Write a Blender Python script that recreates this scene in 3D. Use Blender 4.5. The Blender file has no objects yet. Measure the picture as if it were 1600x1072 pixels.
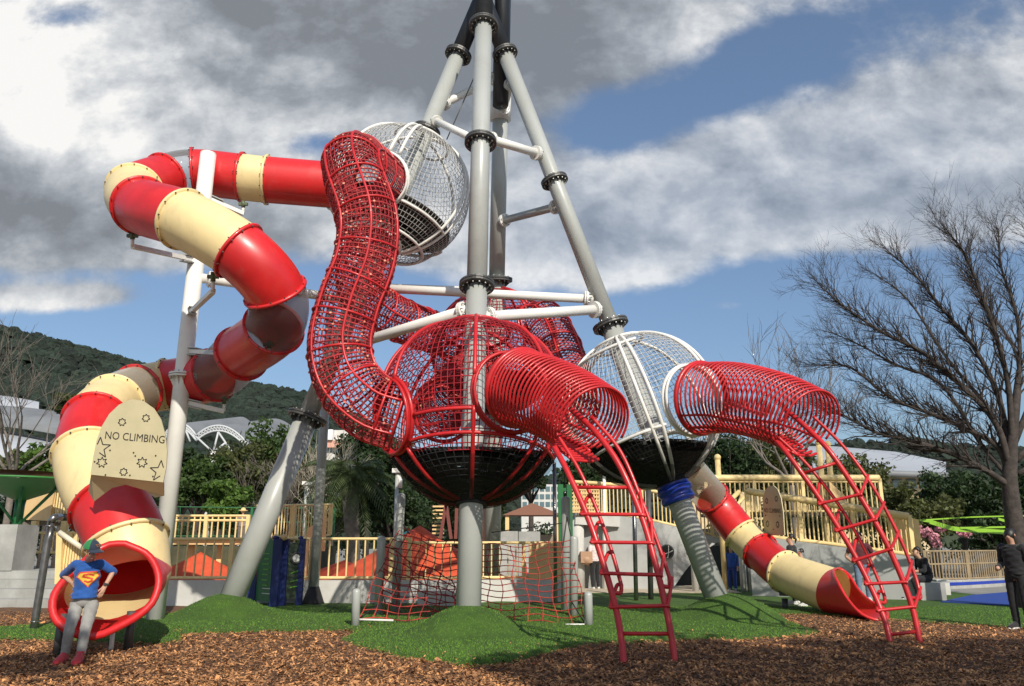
import bpy, math, random
import numpy as np
from mathutils import Vector, Matrix
R_ = math.radians
random.seed(7); rng = np.random.default_rng(11)
scene = bpy.context.scene
# ------------------------------------------------------------------ camera
PITCH = R_(14.1); F = 1250.0; HC = 1.4
cam = bpy.data.cameras.new('camera'); camo = bpy.data.objects.new('camera', cam)
scene.collection.objects.link(camo); scene.camera = camo
cam.sensor_width = 36; cam.lens = 36*F/1600; cam.clip_end = 5000; cam.clip_start = .05
camo.location = (0, 0, HC); camo.rotation_euler = (math.pi/2+PITCH, 0, 0)
CT, ST = math.cos(PITCH), math.sin(PITCH)
def at(px, py, D):                      # point seen at a photo pixel, at depth D metres
    u = (px-800)/F; v = (536-py)/F
    return Vector((u*D, (CT-v*ST)*D, HC+(ST+v*CT)*D))
def aty(px, py, Y):
    v = (536-py)/F
    return at(px, py, Y/(CT-v*ST))
def gnd(px, py, z=0):
    v = (536-py)/F
    return at(px, py, (z-HC)/(ST+v*CT))
# ------------------------------------------------------------------ sun, sky, exposure
SUN_AZ, SUN_EL = R_(20), R_(36)          # behind the camera, a little to the right
sd = Vector((math.sin(SUN_AZ)*math.cos(SUN_EL), -math.cos(SUN_AZ)*math.cos(SUN_EL), math.sin(SUN_EL)))
sl = bpy.data.lights.new('sun', 'SUN'); sl.energy = 4.7; sl.angle = R_(.55); sl.color = (1, .93, .82)
so = bpy.data.objects.new('sun', sl); scene.collection.objects.link(so)
so.rotation_euler = sd.to_track_quat('Z', 'Y').to_euler(); so.location = sd*60
scene.view_settings.view_transform = 'Standard'; scene.view_settings.look = 'None'
scene.view_settings.exposure = 0.0; scene.view_settings.gamma = 1
w = bpy.data.worlds.new('World'); scene.world = w; w.use_nodes = True
nt = w.node_tree; nt.nodes.clear()
class NB:                                # small node-building helper
    def __init__(s, nt): s.nt = nt
    def n(s, t, **k):
        o = s.nt.nodes.new(t)
        for a, b in k.items(): setattr(o, a, b)
        return o
    def put(s, sock, v):
        if isinstance(v, bpy.types.NodeSocket): s.nt.links.new(v, sock)
        elif v is not None: sock.default_value = v
    def m(s, op, a, b=None, c=None, clamp=False):
        o = s.n('ShaderNodeMath', operation=op); o.use_clamp = clamp
        s.put(o.inputs[0], a)
        if b is not None: s.put(o.inputs[1], b)
        if c is not None: s.put(o.inputs[2], c)
        return o.outputs[0]
    def noise(s, vec, scale, detail=4, rough=.5, dist=0, dims='3D'):
        o = s.n('ShaderNodeTexNoise', noise_dimensions=dims)
        if vec is not None: s.put(o.inputs['Vector'], vec)
        o.inputs['Scale'].default_value = scale; o.inputs['Detail'].default_value = detail
        o.inputs['Roughness'].default_value = rough; o.inputs['Distortion'].default_value = dist
        return o.outputs['Fac']
    def comb(s, x, y, z=0):
        o = s.n('ShaderNodeCombineXYZ'); s.put(o.inputs[0], x); s.put(o.inputs[1], y); s.put(o.inputs[2], z); return o.outputs[0]
    def ramp(s, fac, stops, interp='LINEAR'):
        o = s.n('ShaderNodeValToRGB'); o.color_ramp.interpolation = interp; s.put(o.inputs[0], fac)
        e = o.color_ramp.elements
        while len(e) > 1: e.remove(e[-1])
        e[0].position = stops[0][0]; e[0].color = (*stops[0][1], 1)
        for p, c in stops[1:]:
            q = e.new(p); q.color = (*c, 1)
        return o.outputs[0]
    def mix(s, fac, a, b, bt='MIX'):
        o = s.n('ShaderNodeMix', data_type='RGBA', blend_type=bt); s.put(o.inputs[0], fac)
        s.put(o.inputs[6], a if isinstance(a, bpy.types.NodeSocket) else (*a, 1))
        s.put(o.inputs[7], b if isinstance(b, bpy.types.NodeSocket) else (*b, 1)); return o.outputs[2]
    def smooth(s, v, a, b):
        o = s.n('ShaderNodeMapRange', interpolation_type='SMOOTHSTEP'); s.put(o.inputs[0], v)
        o.inputs[1].default_value = a; o.inputs[2].default_value = b; return o.outputs[0]
B = NB(nt)
sky = B.n('ShaderNodeTexSky', sky_type='NISHITA'); sky.sun_disc = False
sky.sun_elevation = SUN_EL; sky.sun_rotation = R_(160); sky.dust_density = 1.6; sky.ozone_density = 1.6; sky.air_density = 1.1
geo = B.n('ShaderNodeNewGeometry'); sep = B.n('ShaderNodeSeparateXYZ')
tc = B.n('ShaderNodeTexCoord'); nt.links.new(tc.outputs['Generated'], sep.inputs[0])
dx, dy, dz = sep.outputs
ady = B.m('MAXIMUM', B.m('ABSOLUTE', dy), .12)
gx = B.m('DIVIDE', dx, ady); gz = B.m('DIVIDE', dz, ady)
vec = B.comb(gx, gz, 0)
warp = B.noise(vec, 3.0, 5, .6)
def pdir(px, py):
    p = at(px, py, 1.0); return p.x/p.y, (p.z-HC)/p.y
def blob(px, py, rx, ry, amp, ang=0):
    cx, cz = pdir(px, py); k = 1.25
    ca, sa = math.cos(R_(ang)), math.sin(R_(ang))
    ex = B.m('SUBTRACT', gx, cx); ez = B.m('SUBTRACT', gz, cz)
    a = B.m('ADD', B.m('MULTIPLY', ex, ca/(rx/F*k)), B.m('MULTIPLY', ez, sa/(rx/F*k)))
    b = B.m('ADD', B.m('MULTIPLY', ex, -sa/(ry/F*k)), B.m('MULTIPLY', ez, ca/(ry/F*k)))
    q = B.m('ADD', B.m('MULTIPLY', a, a), B.m('MULTIPLY', b, b))
    return B.m('MULTIPLY', B.m('EXPONENT', B.m('MULTIPLY', q, -1)), amp)
def total(bl, base):
    t = base
    for b_ in bl: t = B.m('ADD', t, blob(*b_))
    return t
n1 = B.noise(B.comb(gx, B.m('MULTIPLY', gz, 1.25), .3), 2.6, 12, .56, .12)
n2 = B.noise(B.comb(gx, B.m('MULTIPLY', gz, 1.3), 5.3), 6.5, 12, .60, .15)
n3 = B.noise(B.comb(gx, B.m('MULTIPLY', gz, 1.2), 9.1), 16, 8, .6, .2)
n2b = B.noise(B.comb(B.m('ADD', gx, .028), B.m('MULTIPLY', B.m('ADD', gz, .045), 1.3), 5.3), 6.5, 6, .60, .15)
relief = B.m('SUBTRACT', n2, n2b)
nn = B.m('ADD', B.m('ADD', B.m('MULTIPLY', n1, .58), B.m('MULTIPLY', n2, .28)), B.m('MULTIPLY', n3, .14))
cov = total([(560, 60, 480, 190, .42), (1000, 30, 150, 90, .22), (100, 150, 260, 190, .30), (90, 340, 330, 90, .30),
             (1480, 150, 260, 150, .22), (1450, 290, 260, 80, .22), (930, 340, 330, 110, .20), (1000, 430, 150, 50, .16, 0), (1420, 340, 260, 70, .14),
             (130, 25, 120, 45, -.34, 0), (330, 120, 60, 200, .12), (1240, 290, 160, 100, .10),
             (500, 222, 70, 35, -.34), (1150, 110, 190, 75, -.34, 22), (930, 200, 90, 60, -.20), (1330, 60, 150, 60, -.04),
             (1230, 490, 240, 100, -.34), (620, 560, 600, 80, -.34), (300, 440, 300, 30, -.10), (1480, 560, 300, 110, -.20),
             (1150, 482, 70, 20, .42), (1200, 540, 60, 14, .22), (110, 465, 140, 20, .26)], nn)
thin = total([(1350, 250, 420, 200, -.30), (930, 380, 240, 110, -.16)], 1.0)
mask = B.m('MULTIPLY', B.smooth(cov, .50, .67), thin)
lit = total([(620, 60, 430, 190, -.56), (870, 130, 200, 110, -.16), (60, 350, 260, 80, -.28), (300, 330, 200, 60, -.10),
             (80, 150, 230, 120, .56), (300, 200, 170, 60, .36), (40, 70, 120, 70, .40), (1060, 20, 90, 90, .34),
             (1450, 170, 260, 110, .10), (980, 400, 260, 90, -.06), (1380, 340, 260, 60, .0)], B.m('ADD', B.m('ADD', B.m('MULTIPLY', B.m('SUBTRACT', n1, .5), 1.2), B.m('ADD', B.m('MULTIPLY', B.m('SUBTRACT', n2, .5), .7), B.m('MULTIPLY', B.m('SUBTRACT', n3, .5), .35))), .60))
lit = B.m('ADD', B.m('SUBTRACT', lit, B.m('MULTIPLY', B.smooth(cov, .66, 1.0), .10)), B.m('MULTIPLY', relief, 1.35))
ccol = B.ramp(lit, [(.0, (.235, .255, .285)), (.30, (.34, .37, .41)), (.58, (.53, .56, .60)), (.82, (.76, .775, .79)), (1.0, (.98, .97, .95))])
bg1 = B.n('ShaderNodeBackground'); bg2 = B.n('ShaderNodeBackground')
skyc = B.mix(.22, B.mix(1.0, sky.outputs[0], (.86, .98, 1.12), 'MULTIPLY'), (2.3, 3.0, 3.9))
nt.links.new(skyc, bg1.inputs[0]); bg1.inputs[1].default_value = .115
nt.links.new(ccol, bg2.inputs[0]); bg2.inputs[1].default_value = .97
mx = B.n('ShaderNodeMixShader'); nt.links.new(mask, mx.inputs[0]); nt.links.new(bg1.outputs[0], mx.inputs[1]); nt.links.new(bg2.outputs[0], mx.inputs[2])
wo = B.n('ShaderNodeOutputWorld'); nt.links.new(mx.outputs[0], wo.inputs[0])

# ------------------------------------------------------------------ materials
MATS = {}
def mat(name, col, rough=.5, metal=0, var=0, vscale=3, bump=0, bscale=40, col2=None, spec=.5, coat=0, alpha=1, trans=0, island=0, fine=0, sheen=0, dirt=0):
    if name in MATS: return MATS[name]
    m = bpy.data.materials.new(name); m.use_nodes = True; MATS[name] = m
    b = m.node_tree.nodes['Principled BSDF']; N = NB(m.node_tree)
    b.inputs['Roughness'].default_value = rough; b.inputs['Metallic'].default_value = metal
    b.inputs['Specular IOR Level'].default_value = spec; b.inputs['Coat Weight'].default_value = coat
    b.inputs['Coat Roughness'].default_value = .12
    b.inputs['Base Color'].default_value = (*col, 1); b.inputs['Alpha'].default_value = alpha
    b.inputs['Transmission Weight'].default_value = trans
    b.inputs['Sheen Weight'].default_value = sheen
    tcn = N.n('ShaderNodeTexCoord'); co = tcn.outputs['Object']; c = None
    if var or col2:
        c2 = col2 or tuple(x*(1-var) for x in col)
        f = N.smooth(N.noise(co, vscale, 6, .6), .32, .68); c = N.mix(f, col, c2)
    if fine:
        f = N.noise(co, fine, 3, .7); c = N.mix(N.smooth(f, .3, .7), c if c is not None else col, tuple(x*.45 for x in col))
    if island:
        g = N.n('ShaderNodeNewGeometry'); k = N.m('ADD', N.m('MULTIPLY', g.outputs['Random Per Island'], island*2), 1-island)
        c = N.mix(1, c if c is not None else col, N.comb(k, k, k), 'MULTIPLY')
    if dirt:
        mp_ = N.n('ShaderNodeMapping'); N.put(mp_.inputs[0], co); mp_.inputs[3].default_value = (2.6, 2.6, .5); f = N.m('MAXIMUM', N.smooth(N.noise(co, 1.7, 8, .7), .50, .78), N.m('MULTIPLY', N.smooth(N.noise(mp_.outputs[0], 3.0, 8, .65), .52, .75), .8)); c = N.mix(N.m('MULTIPLY', f, dirt), c if c is not None else col, (.16, .12, .08))
        rr = N.m('ADD', N.m('MULTIPLY', f, .25), rough); N.put(b.inputs['Roughness'], rr)
    if c is not None: N.put(b.inputs['Base Color'], c)
    if bump:
        bn = N.n('ShaderNodeBump'); bn.inputs['Strength'].default_value = bump; bn.inputs['Distance'].default_value = .02
        N.put(bn.inputs['Height'], N.noise(co, bscale, 4, .6)); N.put(b.inputs['Normal'], bn.outputs[0])
    return m
RED = mat('red_plastic', (.66, .020, .022), .36, var=.22, vscale=1.3, dirt=.17, coat=.15)
CREAM = mat('cream_plastic', (.83, .66, .33), .40, var=.10, vscale=1.5, dirt=.24)
REDP = mat('red_painted_steel', (.58, .018, .022), .38, var=.25, vscale=2, dirt=.10, coat=.1)
ROPE = mat('red_rope', (.42, .012, .025), .8, fine=60, island=.2)
ROPE2 = mat('red_rope_flecked', (.48, .02, .03), .75, col2=(.20, .03, .03), vscale=22, island=.35)
ROPEW = mat('white_rope', (.74, .74, .70), .6, fine=30)
ROPED = mat('dark_rope', (.02, .02, .022), .8)
ROPEO = mat('orange_rope', (.55, .06, .035), .75, col2=(.16, .02, .02), vscale=3)
WHITE = mat('white_painted_steel', (.80, .79, .74), .38, var=.06, dirt=.12)
GREY = mat('grey_painted_steel', (.41, .425, .40), .36, var=.08, vscale=1, dirt=.22, coat=.2)
BLACK = mat('black_painted_steel', (.018, .02, .025), .35, dirt=.1)
DARK = mat('dark_bolted_steel', (.10, .10, .095), .45, metal=.3, var=.4)
BOLT = mat('zinc_bolt', (.55, .55, .52), .35, metal=.8)
RUB = mat('black_rubber', (.012, .012, .013), .6, bump=.3)
STEEL = mat('galvanised_steel', (.30, .30, .30), .3, metal=.85, var=.3, vscale=8)
GREENC = mat('green_clamp', (.09, .12, .06), .5)
CLEAR = None
def glassy(name, col, alpha):
    m = bpy.data.materials.new(name); m.use_nodes = True; nt_ = m.node_tree; nt_.nodes.clear(); N = NB(nt_)
    p = N.n('ShaderNodeBsdfPrincipled'); p.inputs['Base Color'].default_value = (*col, 1); p.inputs['Roughness'].default_value = .12
    t = N.n('ShaderNodeBsdfTransparent'); t.inputs[0].default_value = (.95, .96, .97, 1)
    fr = N.n('ShaderNodeFresnel'); fr.inputs[0].default_value = 1.35
    f = N.m('ADD', N.m('MULTIPLY', fr.outputs[0], .8), alpha, clamp=True)
    s = N.n('ShaderNodeMixShader'); N.put(s.inputs[0], f); nt_.links.new(t.outputs[0], s.inputs[1]); nt_.links.new(p.outputs[0], s.inputs[2])
    o = N.n('ShaderNodeOutputMaterial'); nt_.links.new(s.outputs[0], o.inputs[0]); MATS[name] = m; return m
CLEAR = glassy('clear_plastic', (.75, .77, .79), .05)
CLEARD = glassy('dusty_clear_plastic', (.66, .60, .48), .26)
BOARD = mat('sand_board', (.55, .49, .30), .55, var=.08, vscale=4)
INK = mat('black_print', (.02, .018, .015), .6)
YEL = mat('yellow_painted_wood', (.88, .66, .30), .5, var=.12, vscale=4, dirt=.15)
YELP = mat('apricot_panel', (.80, .54, .25), .5, var=.08, vscale=2, dirt=.1)
CONC = mat('concrete', (.40, .40, .375), .85, var=.3, vscale=1.2, bump=.3, bscale=30, dirt=.25)
CONCW = mat('pale_render', (.60, .59, .55), .8, var=.15, vscale=1.0, bump=.15, dirt=.2)
SHIPW = mat('grey_render', (.44, .445, .43), .8, var=.12, vscale=.8, bump=.15, dirt=.15)
ORANGE = mat('orange_rubber', (.66, .09, .03), .75, var=.25, vscale=4, bump=.3)
BLUE = mat('blue_vinyl', (.015, .045, .36), .28, var=.2)
NAVY = mat('navy_post', (.012, .025, .13), .45)
GREENP = mat('green_panel', (.02, .16, .05), .4, var=.2)
GREENU = mat('green_canopy', (.03, .19, .035), .5)
REDU = mat('red_canopy', (.42, .04, .04), .5)
LIME = mat('lime_webbing', (.24, .46, .03), .6)
PINK = mat('pink_blossom', (.55, .24, .28), .7)
BARK = mat('bark', (.070, .056, .048), .9, var=.5, vscale=8, bump=.8, bscale=25)
BARKG = mat('grey_bark', (.20, .17, .14), .9, var=.4, vscale=6)

# ------------------------------------------------------------------ mesh building
COL = scene.collection
ORG = {}
class MB:
    def __init__(s): s.v = []; s.f = []; s.m = []; s.s = []; s.n = 0
    def add(s, V, Fc, mi=0, sm=False):
        V = np.asarray(V, float).reshape(-1, 3)
        s.v.append(V); b = s.n
        s.f += [tuple(i+b for i in f) for f in Fc]; s.m += [mi]*len(Fc); s.s += [sm]*len(Fc); s.n += len(V)
        return s
    def box(s, c, size, rot=None, mi=0):
        h = np.array(size)/2
        V = np.array([[x, y, z] for x in (-1, 1) for y in (-1, 1) for z in (-1, 1)])*h
        if rot is not None: V = V @ np.array(rot.to_3x3() if hasattr(rot, 'to_3x3') else rot).T
        V = V + np.array(c)
        return s.add(V, [(0, 1, 3, 2), (4, 6, 7, 5), (0, 4, 5, 1), (2, 3, 7, 6), (0, 2, 6, 4), (1, 5, 7, 3)], mi)
    def bar(s, a, b, wd, ht, mi=0, up=(0, 0, 1)):   # rectangular bar from a to b
        a = Vector(a); b = Vector(b); d = b-a; L = d.length
        if L < 1e-6: return s
        x = d/L; u = Vector(up); y = u.cross(x)
        if y.length < 1e-4: y = Vector((0, 1, 0)).cross(x)
        y.normalize(); z = x.cross(y)
        M = Matrix((x, y, z)).transposed()
        return s.box((a+b)/2, (L, wd, ht), M, mi)
    def tube(s, P, r, n=8, mi=0, closed=False, caps=True, sm=True):
        P = np.array([tuple(p) for p in P], float); k = len(P)
        if k < 2: return s
        r = np.full(k, r, float) if np.isscalar(r) else np.asarray(r, float)
        X, Y = frames(P, closed)
        a = np.arange(n)/n*2*math.pi
        V = (P[:, None, :] + r[:, None, None]*(np.cos(a)[None, :, None]*X[:, None, :]+np.sin(a)[None, :, None]*Y[:, None, :])).reshape(-1, 3)
        Fc = []
        for i in range(k if closed else k-1):
            j = (i+1) % k
            for q in range(n):
                p = (q+1) % n; Fc.append((i*n+q, i*n+p, j*n+p, j*n+q))
        if caps and not closed: Fc += [tuple(range(n-1, -1, -1)), tuple((k-1)*n+q for q in range(n))]
        return s.add(V, Fc, mi, sm)
    def ring(s, c, ax, R, r, n=28, m=6, mi=0, start=0, end=2*math.pi):
        X, Y = perp(ax); full = abs(end-start-2*math.pi) < 1e-6
        t = [start+(end-start)*i/(n if full else n-1) for i in range(n)]
        return s.tube([Vector(c)+R*(math.cos(a)*X+math.sin(a)*Y) for a in t], r, m, mi, closed=full)
    def disc(s, c, ax, R, th, n=28, mi=0, sm=False):
        ax = Vector(ax).normalized(); c = Vector(c)
        return s.tube([c-ax*th/2, c+ax*th/2], R, n, mi, sm=sm)
    def ball(s, c, r, mi=0, n=10, sc=(1, 1, 1)):
        V = []; Fc = []; m = n//2+1
        for i in range(m+1):
            th = math.pi*i/m
            for j in range(n):
                a = 2*math.pi*j/n; V.append((c[0]+r*sc[0]*math.sin(th)*math.cos(a), c[1]+r*sc[1]*math.sin(th)*math.sin(a), c[2]+r*sc[2]*math.cos(th)))
        for i in range(m):
            for j in range(n):
                k = (j+1) % n; Fc.append((i*n+j, (i+1)*n+j, (i+1)*n+k, i*n+k))
        return s.add(V, Fc, mi, True)
    def build(s, name, mats, parent=None, org=None, ticks=False):
        if not isinstance(mats, (list, tuple)): mats = [mats]
        V = np.concatenate(s.v) if s.v else np.zeros((0, 3))
        o0 = ORG.get(parent.name, Vector((0, 0, 0))) if parent is not None else (Vector(org) if org is not None else None)
        if o0 is None: lo = V.min(0); hi = V.max(0); o0 = Vector(((lo[0]+hi[0])/2, (lo[1]+hi[1])/2, lo[2]))
        me = bpy.data.meshes.new(name); me.from_pydata((V-np.array(o0)).tolist(), [], s.f)
        for m in mats: me.materials.append(m)
        me.polygons.foreach_set('material_index', s.m); me.polygons.foreach_set('use_smooth', s.s); me.update()
        ob = bpy.data.objects.new(name, me); COL.objects.link(ob)
        if parent is not None: ob.parent = parent
        else: ob.location = o0
        ORG[ob.name] = Vector(o0)
        return ob
def perp(ax):
    a = Vector(ax).normalized(); h = Vector((0, 0, 1)) if abs(a.z) < .9 else Vector((0, 1, 0))
    X = h.cross(a).normalized(); return X, a.cross(X)
def frames(P, closed=False):
    k = len(P); T = np.zeros_like(P)
    if closed: T = np.roll(P, -1, 0)-np.roll(P, 1, 0)
    else: T[1:-1] = P[2:]-P[:-2]; T[0] = P[1]-P[0]; T[-1] = P[-1]-P[-2]
    T /= np.maximum(np.linalg.norm(T, axis=1, keepdims=True), 1e-9)
    h = np.array([0, 0, 1.]) if abs(T[0][2]) < .9 else np.array([0, 1., 0])
    X = np.zeros_like(P); x = np.cross(h, T[0]); x /= np.linalg.norm(x); X[0] = x
    for i in range(1, k):
        x = x-T[i]*np.dot(x, T[i]); x /= max(np.linalg.norm(x), 1e-9); X[i] = x
    if closed:          # remove accumulated twist on closed loops
        x = X[-1]-T[0]*np.dot(X[-1], T[0]); x /= max(np.linalg.norm(x), 1e-9); y = np.cross(T[0], X[0])
        tw = math.atan2(np.dot(x, y), np.dot(x, X[0])); Yn = np.cross(T, X)
        a = -tw*np.arange(k)/k; X = np.cos(a)[:, None]*X+np.sin(a)[:, None]*Yn
    return X, np.cross(T, X)
def spline(P, per=8, ts=None):
    P = [Vector(p) for p in P]; Q = [P[0]*2-P[1]]+P+[P[-1]*2-P[-2]]
    def ev(t):
        i = min(int(t), len(P)-2); u = t-i; a, b, c, d = Q[i:i+4]
        return .5*((2*b)+(c-a)*u+(2*a-5*b+4*c-d)*u*u+(3*b-a-3*c+d)*u**3)
    if ts is not None: return [ev(t) for t in ts]
    n = (len(P)-1)*per; return [ev(i/per) for i in range(n+1)]
def resample(P, step):
    P = [Vector(p) for p in P]; out = [P[0]]; acc = 0
    L = [0]
    for a, b in zip(P, P[1:]): L.append(L[-1]+(b-a).length)
    n = max(1, round(L[-1]/step)); res = []; j = 0
    for i in range(n+1):
        s = L[-1]*i/n
        while j < len(L)-2 and L[j+1] < s: j += 1
        res.append(P[j].lerp(P[j+1], (s-L[j])/max(L[j+1]-L[j], 1e-9)))
    return res
def tag(o, label=None, cat=None, group=None, kind=None):
    if label: o['label'] = label
    if cat: o['category'] = cat
    if group: o['group'] = group
    if kind: o['kind'] = kind
    return o
def thing(name, label, cat, loc, group=None):
    o = bpy.data.objects.new(name, None); COL.objects.link(o); o.location = Vector(loc); o.empty_display_size = .3
    ORG[o.name] = Vector(loc); return tag(o, label, cat, group)
def copy_tree(o, loc, rz=0, sc=1, label=None, parent=None):
    c = o.copy(); COL.objects.link(c)
    if parent is None:
        c.location = Vector(loc); c.rotation_euler = (0, 0, rz); c.scale = (sc, sc, sc) if np.isscalar(sc) else sc
        if label: c['label'] = label
    else: c.parent = parent
    for ch in list(o.children): copy_tree(ch, None, parent=c)
    return c
# ------------------------------------------------------------------ ground
def sdist(X, Y, poly):                   # signed distance to an outline, positive inside
    P = np.array([(p[0], p[1]) for p in poly]); n = len(P); d = np.full(X.shape, 1e9); ins = np.zeros(X.shape, bool)
    for i in range(n):
        a = P[i]; b = P[(i+1) % n]; e = b-a; wx = X-a[0]; wy = Y-a[1]
        t = np.clip((wx*e[0]+wy*e[1])/(e@e+1e-12), 0, 1)
        d = np.minimum(d, np.hypot(wx-t*e[0], wy-t*e[1]))
        c = ((a[1] > Y) != (b[1] > Y)) & (X < (b[0]-a[0])*(Y-a[1])/(b[1]-a[1]+1e-12)+a[0]); ins ^= c
    return np.where(ins, d, -d)
turf_px = [(120, 1004), (270, 1004), (292, 991), (400, 988), (545, 986), (528, 1003), (580, 1019), (690, 1037), (760, 1039), (860, 1021), (930, 1009), (1060, 999), (1180, 999), (1288, 992), (1232, 972), (1192, 962), (1262, 961), (1400, 970), (1660, 980), (1680, 930), (1440, 922), (1150, 914), (890, 913), (700, 930), (560, 941), (480, 944), (330, 947), (250, 962), (100, 974), (0, 982), (-80, 985), (-80, 1001), (60, 1001)]
TURF = [gnd(*p) for p in turf_px]; TURF = spline(TURF+[TURF[0]], 6)[:-1]
Fb = aty(732, 958, 13.6); Lb = aty(358, 945, 16.5); Rb = aty(1125, 948, 16.5); Bb = aty(766, 925, 21.5)
def grid_mesh(x0, x1, y0, y1, st, zf):
    xs = np.arange(x0, x1+st/2, st); ys = np.arange(y0, y1+st/2, st); X, Y = np.meshgrid(xs, ys)
    Z = zf(X, Y); V = np.stack([X, Y, Z], -1).reshape(-1, 3); nx = len(xs)
    i = (np.arange(len(ys)-1)[:, None]*nx+np.arange(nx-1)[None, :]).reshape(-1)
    return V, [tuple(q) for q in np.stack([i, i+1, i+1+nx, i+nx], 1).tolist()]
def wob(X, Y, s, seed=0):
    r = np.random.default_rng(seed); z = 0
    for k in range(7):
        a = r.uniform(0, 6.28); f = s*(1.6**k)*.5; z = z+np.sin(X*math.cos(a)*f+Y*math.sin(a)*f+r.uniform(0, 6))/(1.5**k)
    return z/2.2
MOUNDS = [(Fb.x, Fb.y-.05, .42, 1.12), (Lb.x-.05, Lb.y-.1, .42, 1.15), (Rb.x+.15, Rb.y-.1, .42, 1.25), (Bb.x, Bb.y-.2, .3, 1.3)]
def turf_z(X, Y):
    d = sdist(X, Y, TURF)+.07*wob(X, Y, 5, 3); e = np.clip((d+.12)/.24, 0, 1); e = e*e*(3-2*e)
    z = -.07+e*.105
    for mx_, my_, h, rr in MOUNDS:
        q = np.clip(1-np.hypot(X-mx_, Y-my_)/rr, 0, 1); z = z+h*(q*q*(3-2*q))**.75*(e > .2)
    return z+.008*wob(X, Y, 2, 5)
TURFM = mat('artificial_turf', (.088, .190, .019), .9, col2=(.045, .110, .012), vscale=2.6, bump=.9, bscale=120, fine=70, dirt=.12)
MULCH = mat('wood_chip_mulch', (.26, .13, .058), .95, col2=(.12, .06, .03), vscale=9, bump=1, bscale=60, fine=28)
V, Fc = grid_mesh(-10.5, 13, 8.6, 29, .075, turf_z)
Vz = V[:, 2]; keep = [f for f in Fc if max(Vz[f[0]], Vz[f[1]], Vz[f[2]], Vz[f[3]]) > -.06]
used = sorted({i for f in keep for i in f}); mp = {a: b for b, a in enumerate(used)}
mb = MB().add(V[used], [tuple(mp[i] for i in f) for f in keep], 0, True)
tag(mb.build('turf', TURFM, org=(0, 0, 0)), kind='structure')
V, Fc = grid_mesh(-14, 16, -6, 19.4, .16, lambda X, Y: .004+.022*wob(X, Y, 2.4, 9)+.012*wob(X, Y, 9, 4))
tag(MB().add(V, Fc, 0, True).build('mulch', MULCH, org=(0, 0, 0)), kind='structure')
GROUND = mat('paved_ground', (.30, .29, .26), .9, var=.35, vscale=.3, bump=.2, bscale=8, dirt=.2)
V, Fc = grid_mesh(-1500, 1500, -600, 2400, 300, lambda X, Y: 0*X-.05)
tag(MB().add(V, Fc).build('ground', GROUND, org=(0, 0, 0)), kind='structure')
# loose chips lying on the mulch
def chips(n, seed):
    r = np.random.default_rng(seed)
    Yc = 8.2+(17.5-8.2)*r.random(n*2)**1.6; Xc = (r.random(n*2)*2-1)*(.68*Yc+.6)
    ok = sdist(Xc, Yc, TURF) < .10*r.random(n*2)-.02; Xc, Yc = Xc[ok][:n], Yc[ok][:n]; n = len(Xc)
    L = r.uniform(.008, .026, n)*(1+.9*(r.random(n) < .06)); W = L*r.uniform(.22, .6, n); a = r.uniform(0, 6.28, n); tl = r.normal(0, .35, n); t2 = r.normal(0, .3, n)
    u = np.stack([np.cos(a)*np.cos(tl), np.sin(a)*np.cos(tl), np.sin(tl)], 1)*L[:, None]
    v = np.stack([-np.sin(a)*np.cos(t2), np.cos(a)*np.cos(t2), np.sin(t2)], 1)*W[:, None]
    h = .022*wob(Xc, Yc, 2.4, 9)+.012*wob(Xc, Yc, 9, 4)+.018+r.uniform(0, .02, n)
    c = np.stack([Xc, Yc, h], 1); V = np.stack([c-u-v, c+u-v*.6, c+u+v, c-u+v*.8], 1).reshape(-1, 3)
    i = np.arange(n)*4; return V, [tuple(q) for q in np.stack([i, i+1, i+2, i+3], 1).tolist()]
CHIP = mat('wood_chips', (.54, .26, .10), .9, col2=(.21, .10, .045), vscale=3, island=.75)
V, Fc = chips(95000, 5)
r = np.random.default_rng(77); n = 2600; Yk = r.uniform(9.8, 15.5, n*3); Xk = (r.random(n*3)*2-1)*.66*Yk; dk_ = sdist(Xk, Yk, TURF); ok = (dk_ > 0) & (dk_ < .9) & (r.random(n*3) < np.exp(-dk_*3.2)); Xk, Yk = Xk[ok], Yk[ok]
Lk = r.uniform(.008, .022, len(Xk)); ak = r.uniform(0, 6.28, len(Xk)); ck = np.stack([Xk, Yk, turf_z(Xk, Yk)+.012], 1); uk = np.stack([np.cos(ak), np.sin(ak), r.normal(0, .3, len(Xk))], 1)*Lk[:, None]; vk = np.stack([-np.sin(ak), np.cos(ak), r.normal(0, .3, len(Xk))], 1)*Lk[:, None]*.45
V2 = np.stack([ck-uk-vk, ck+uk-vk, ck+uk+vk, ck-uk+vk], 1).reshape(-1, 3)
tag(MB().add(V, Fc).add(V2, [(4*i, 4*i+1, 4*i+2, 4*i+3) for i in range(len(Xk))]).build('wood_chips', CHIP, org=(0, 0, 0)), 'loose brown wood chips scattered over the play area', kind='stuff')

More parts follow.
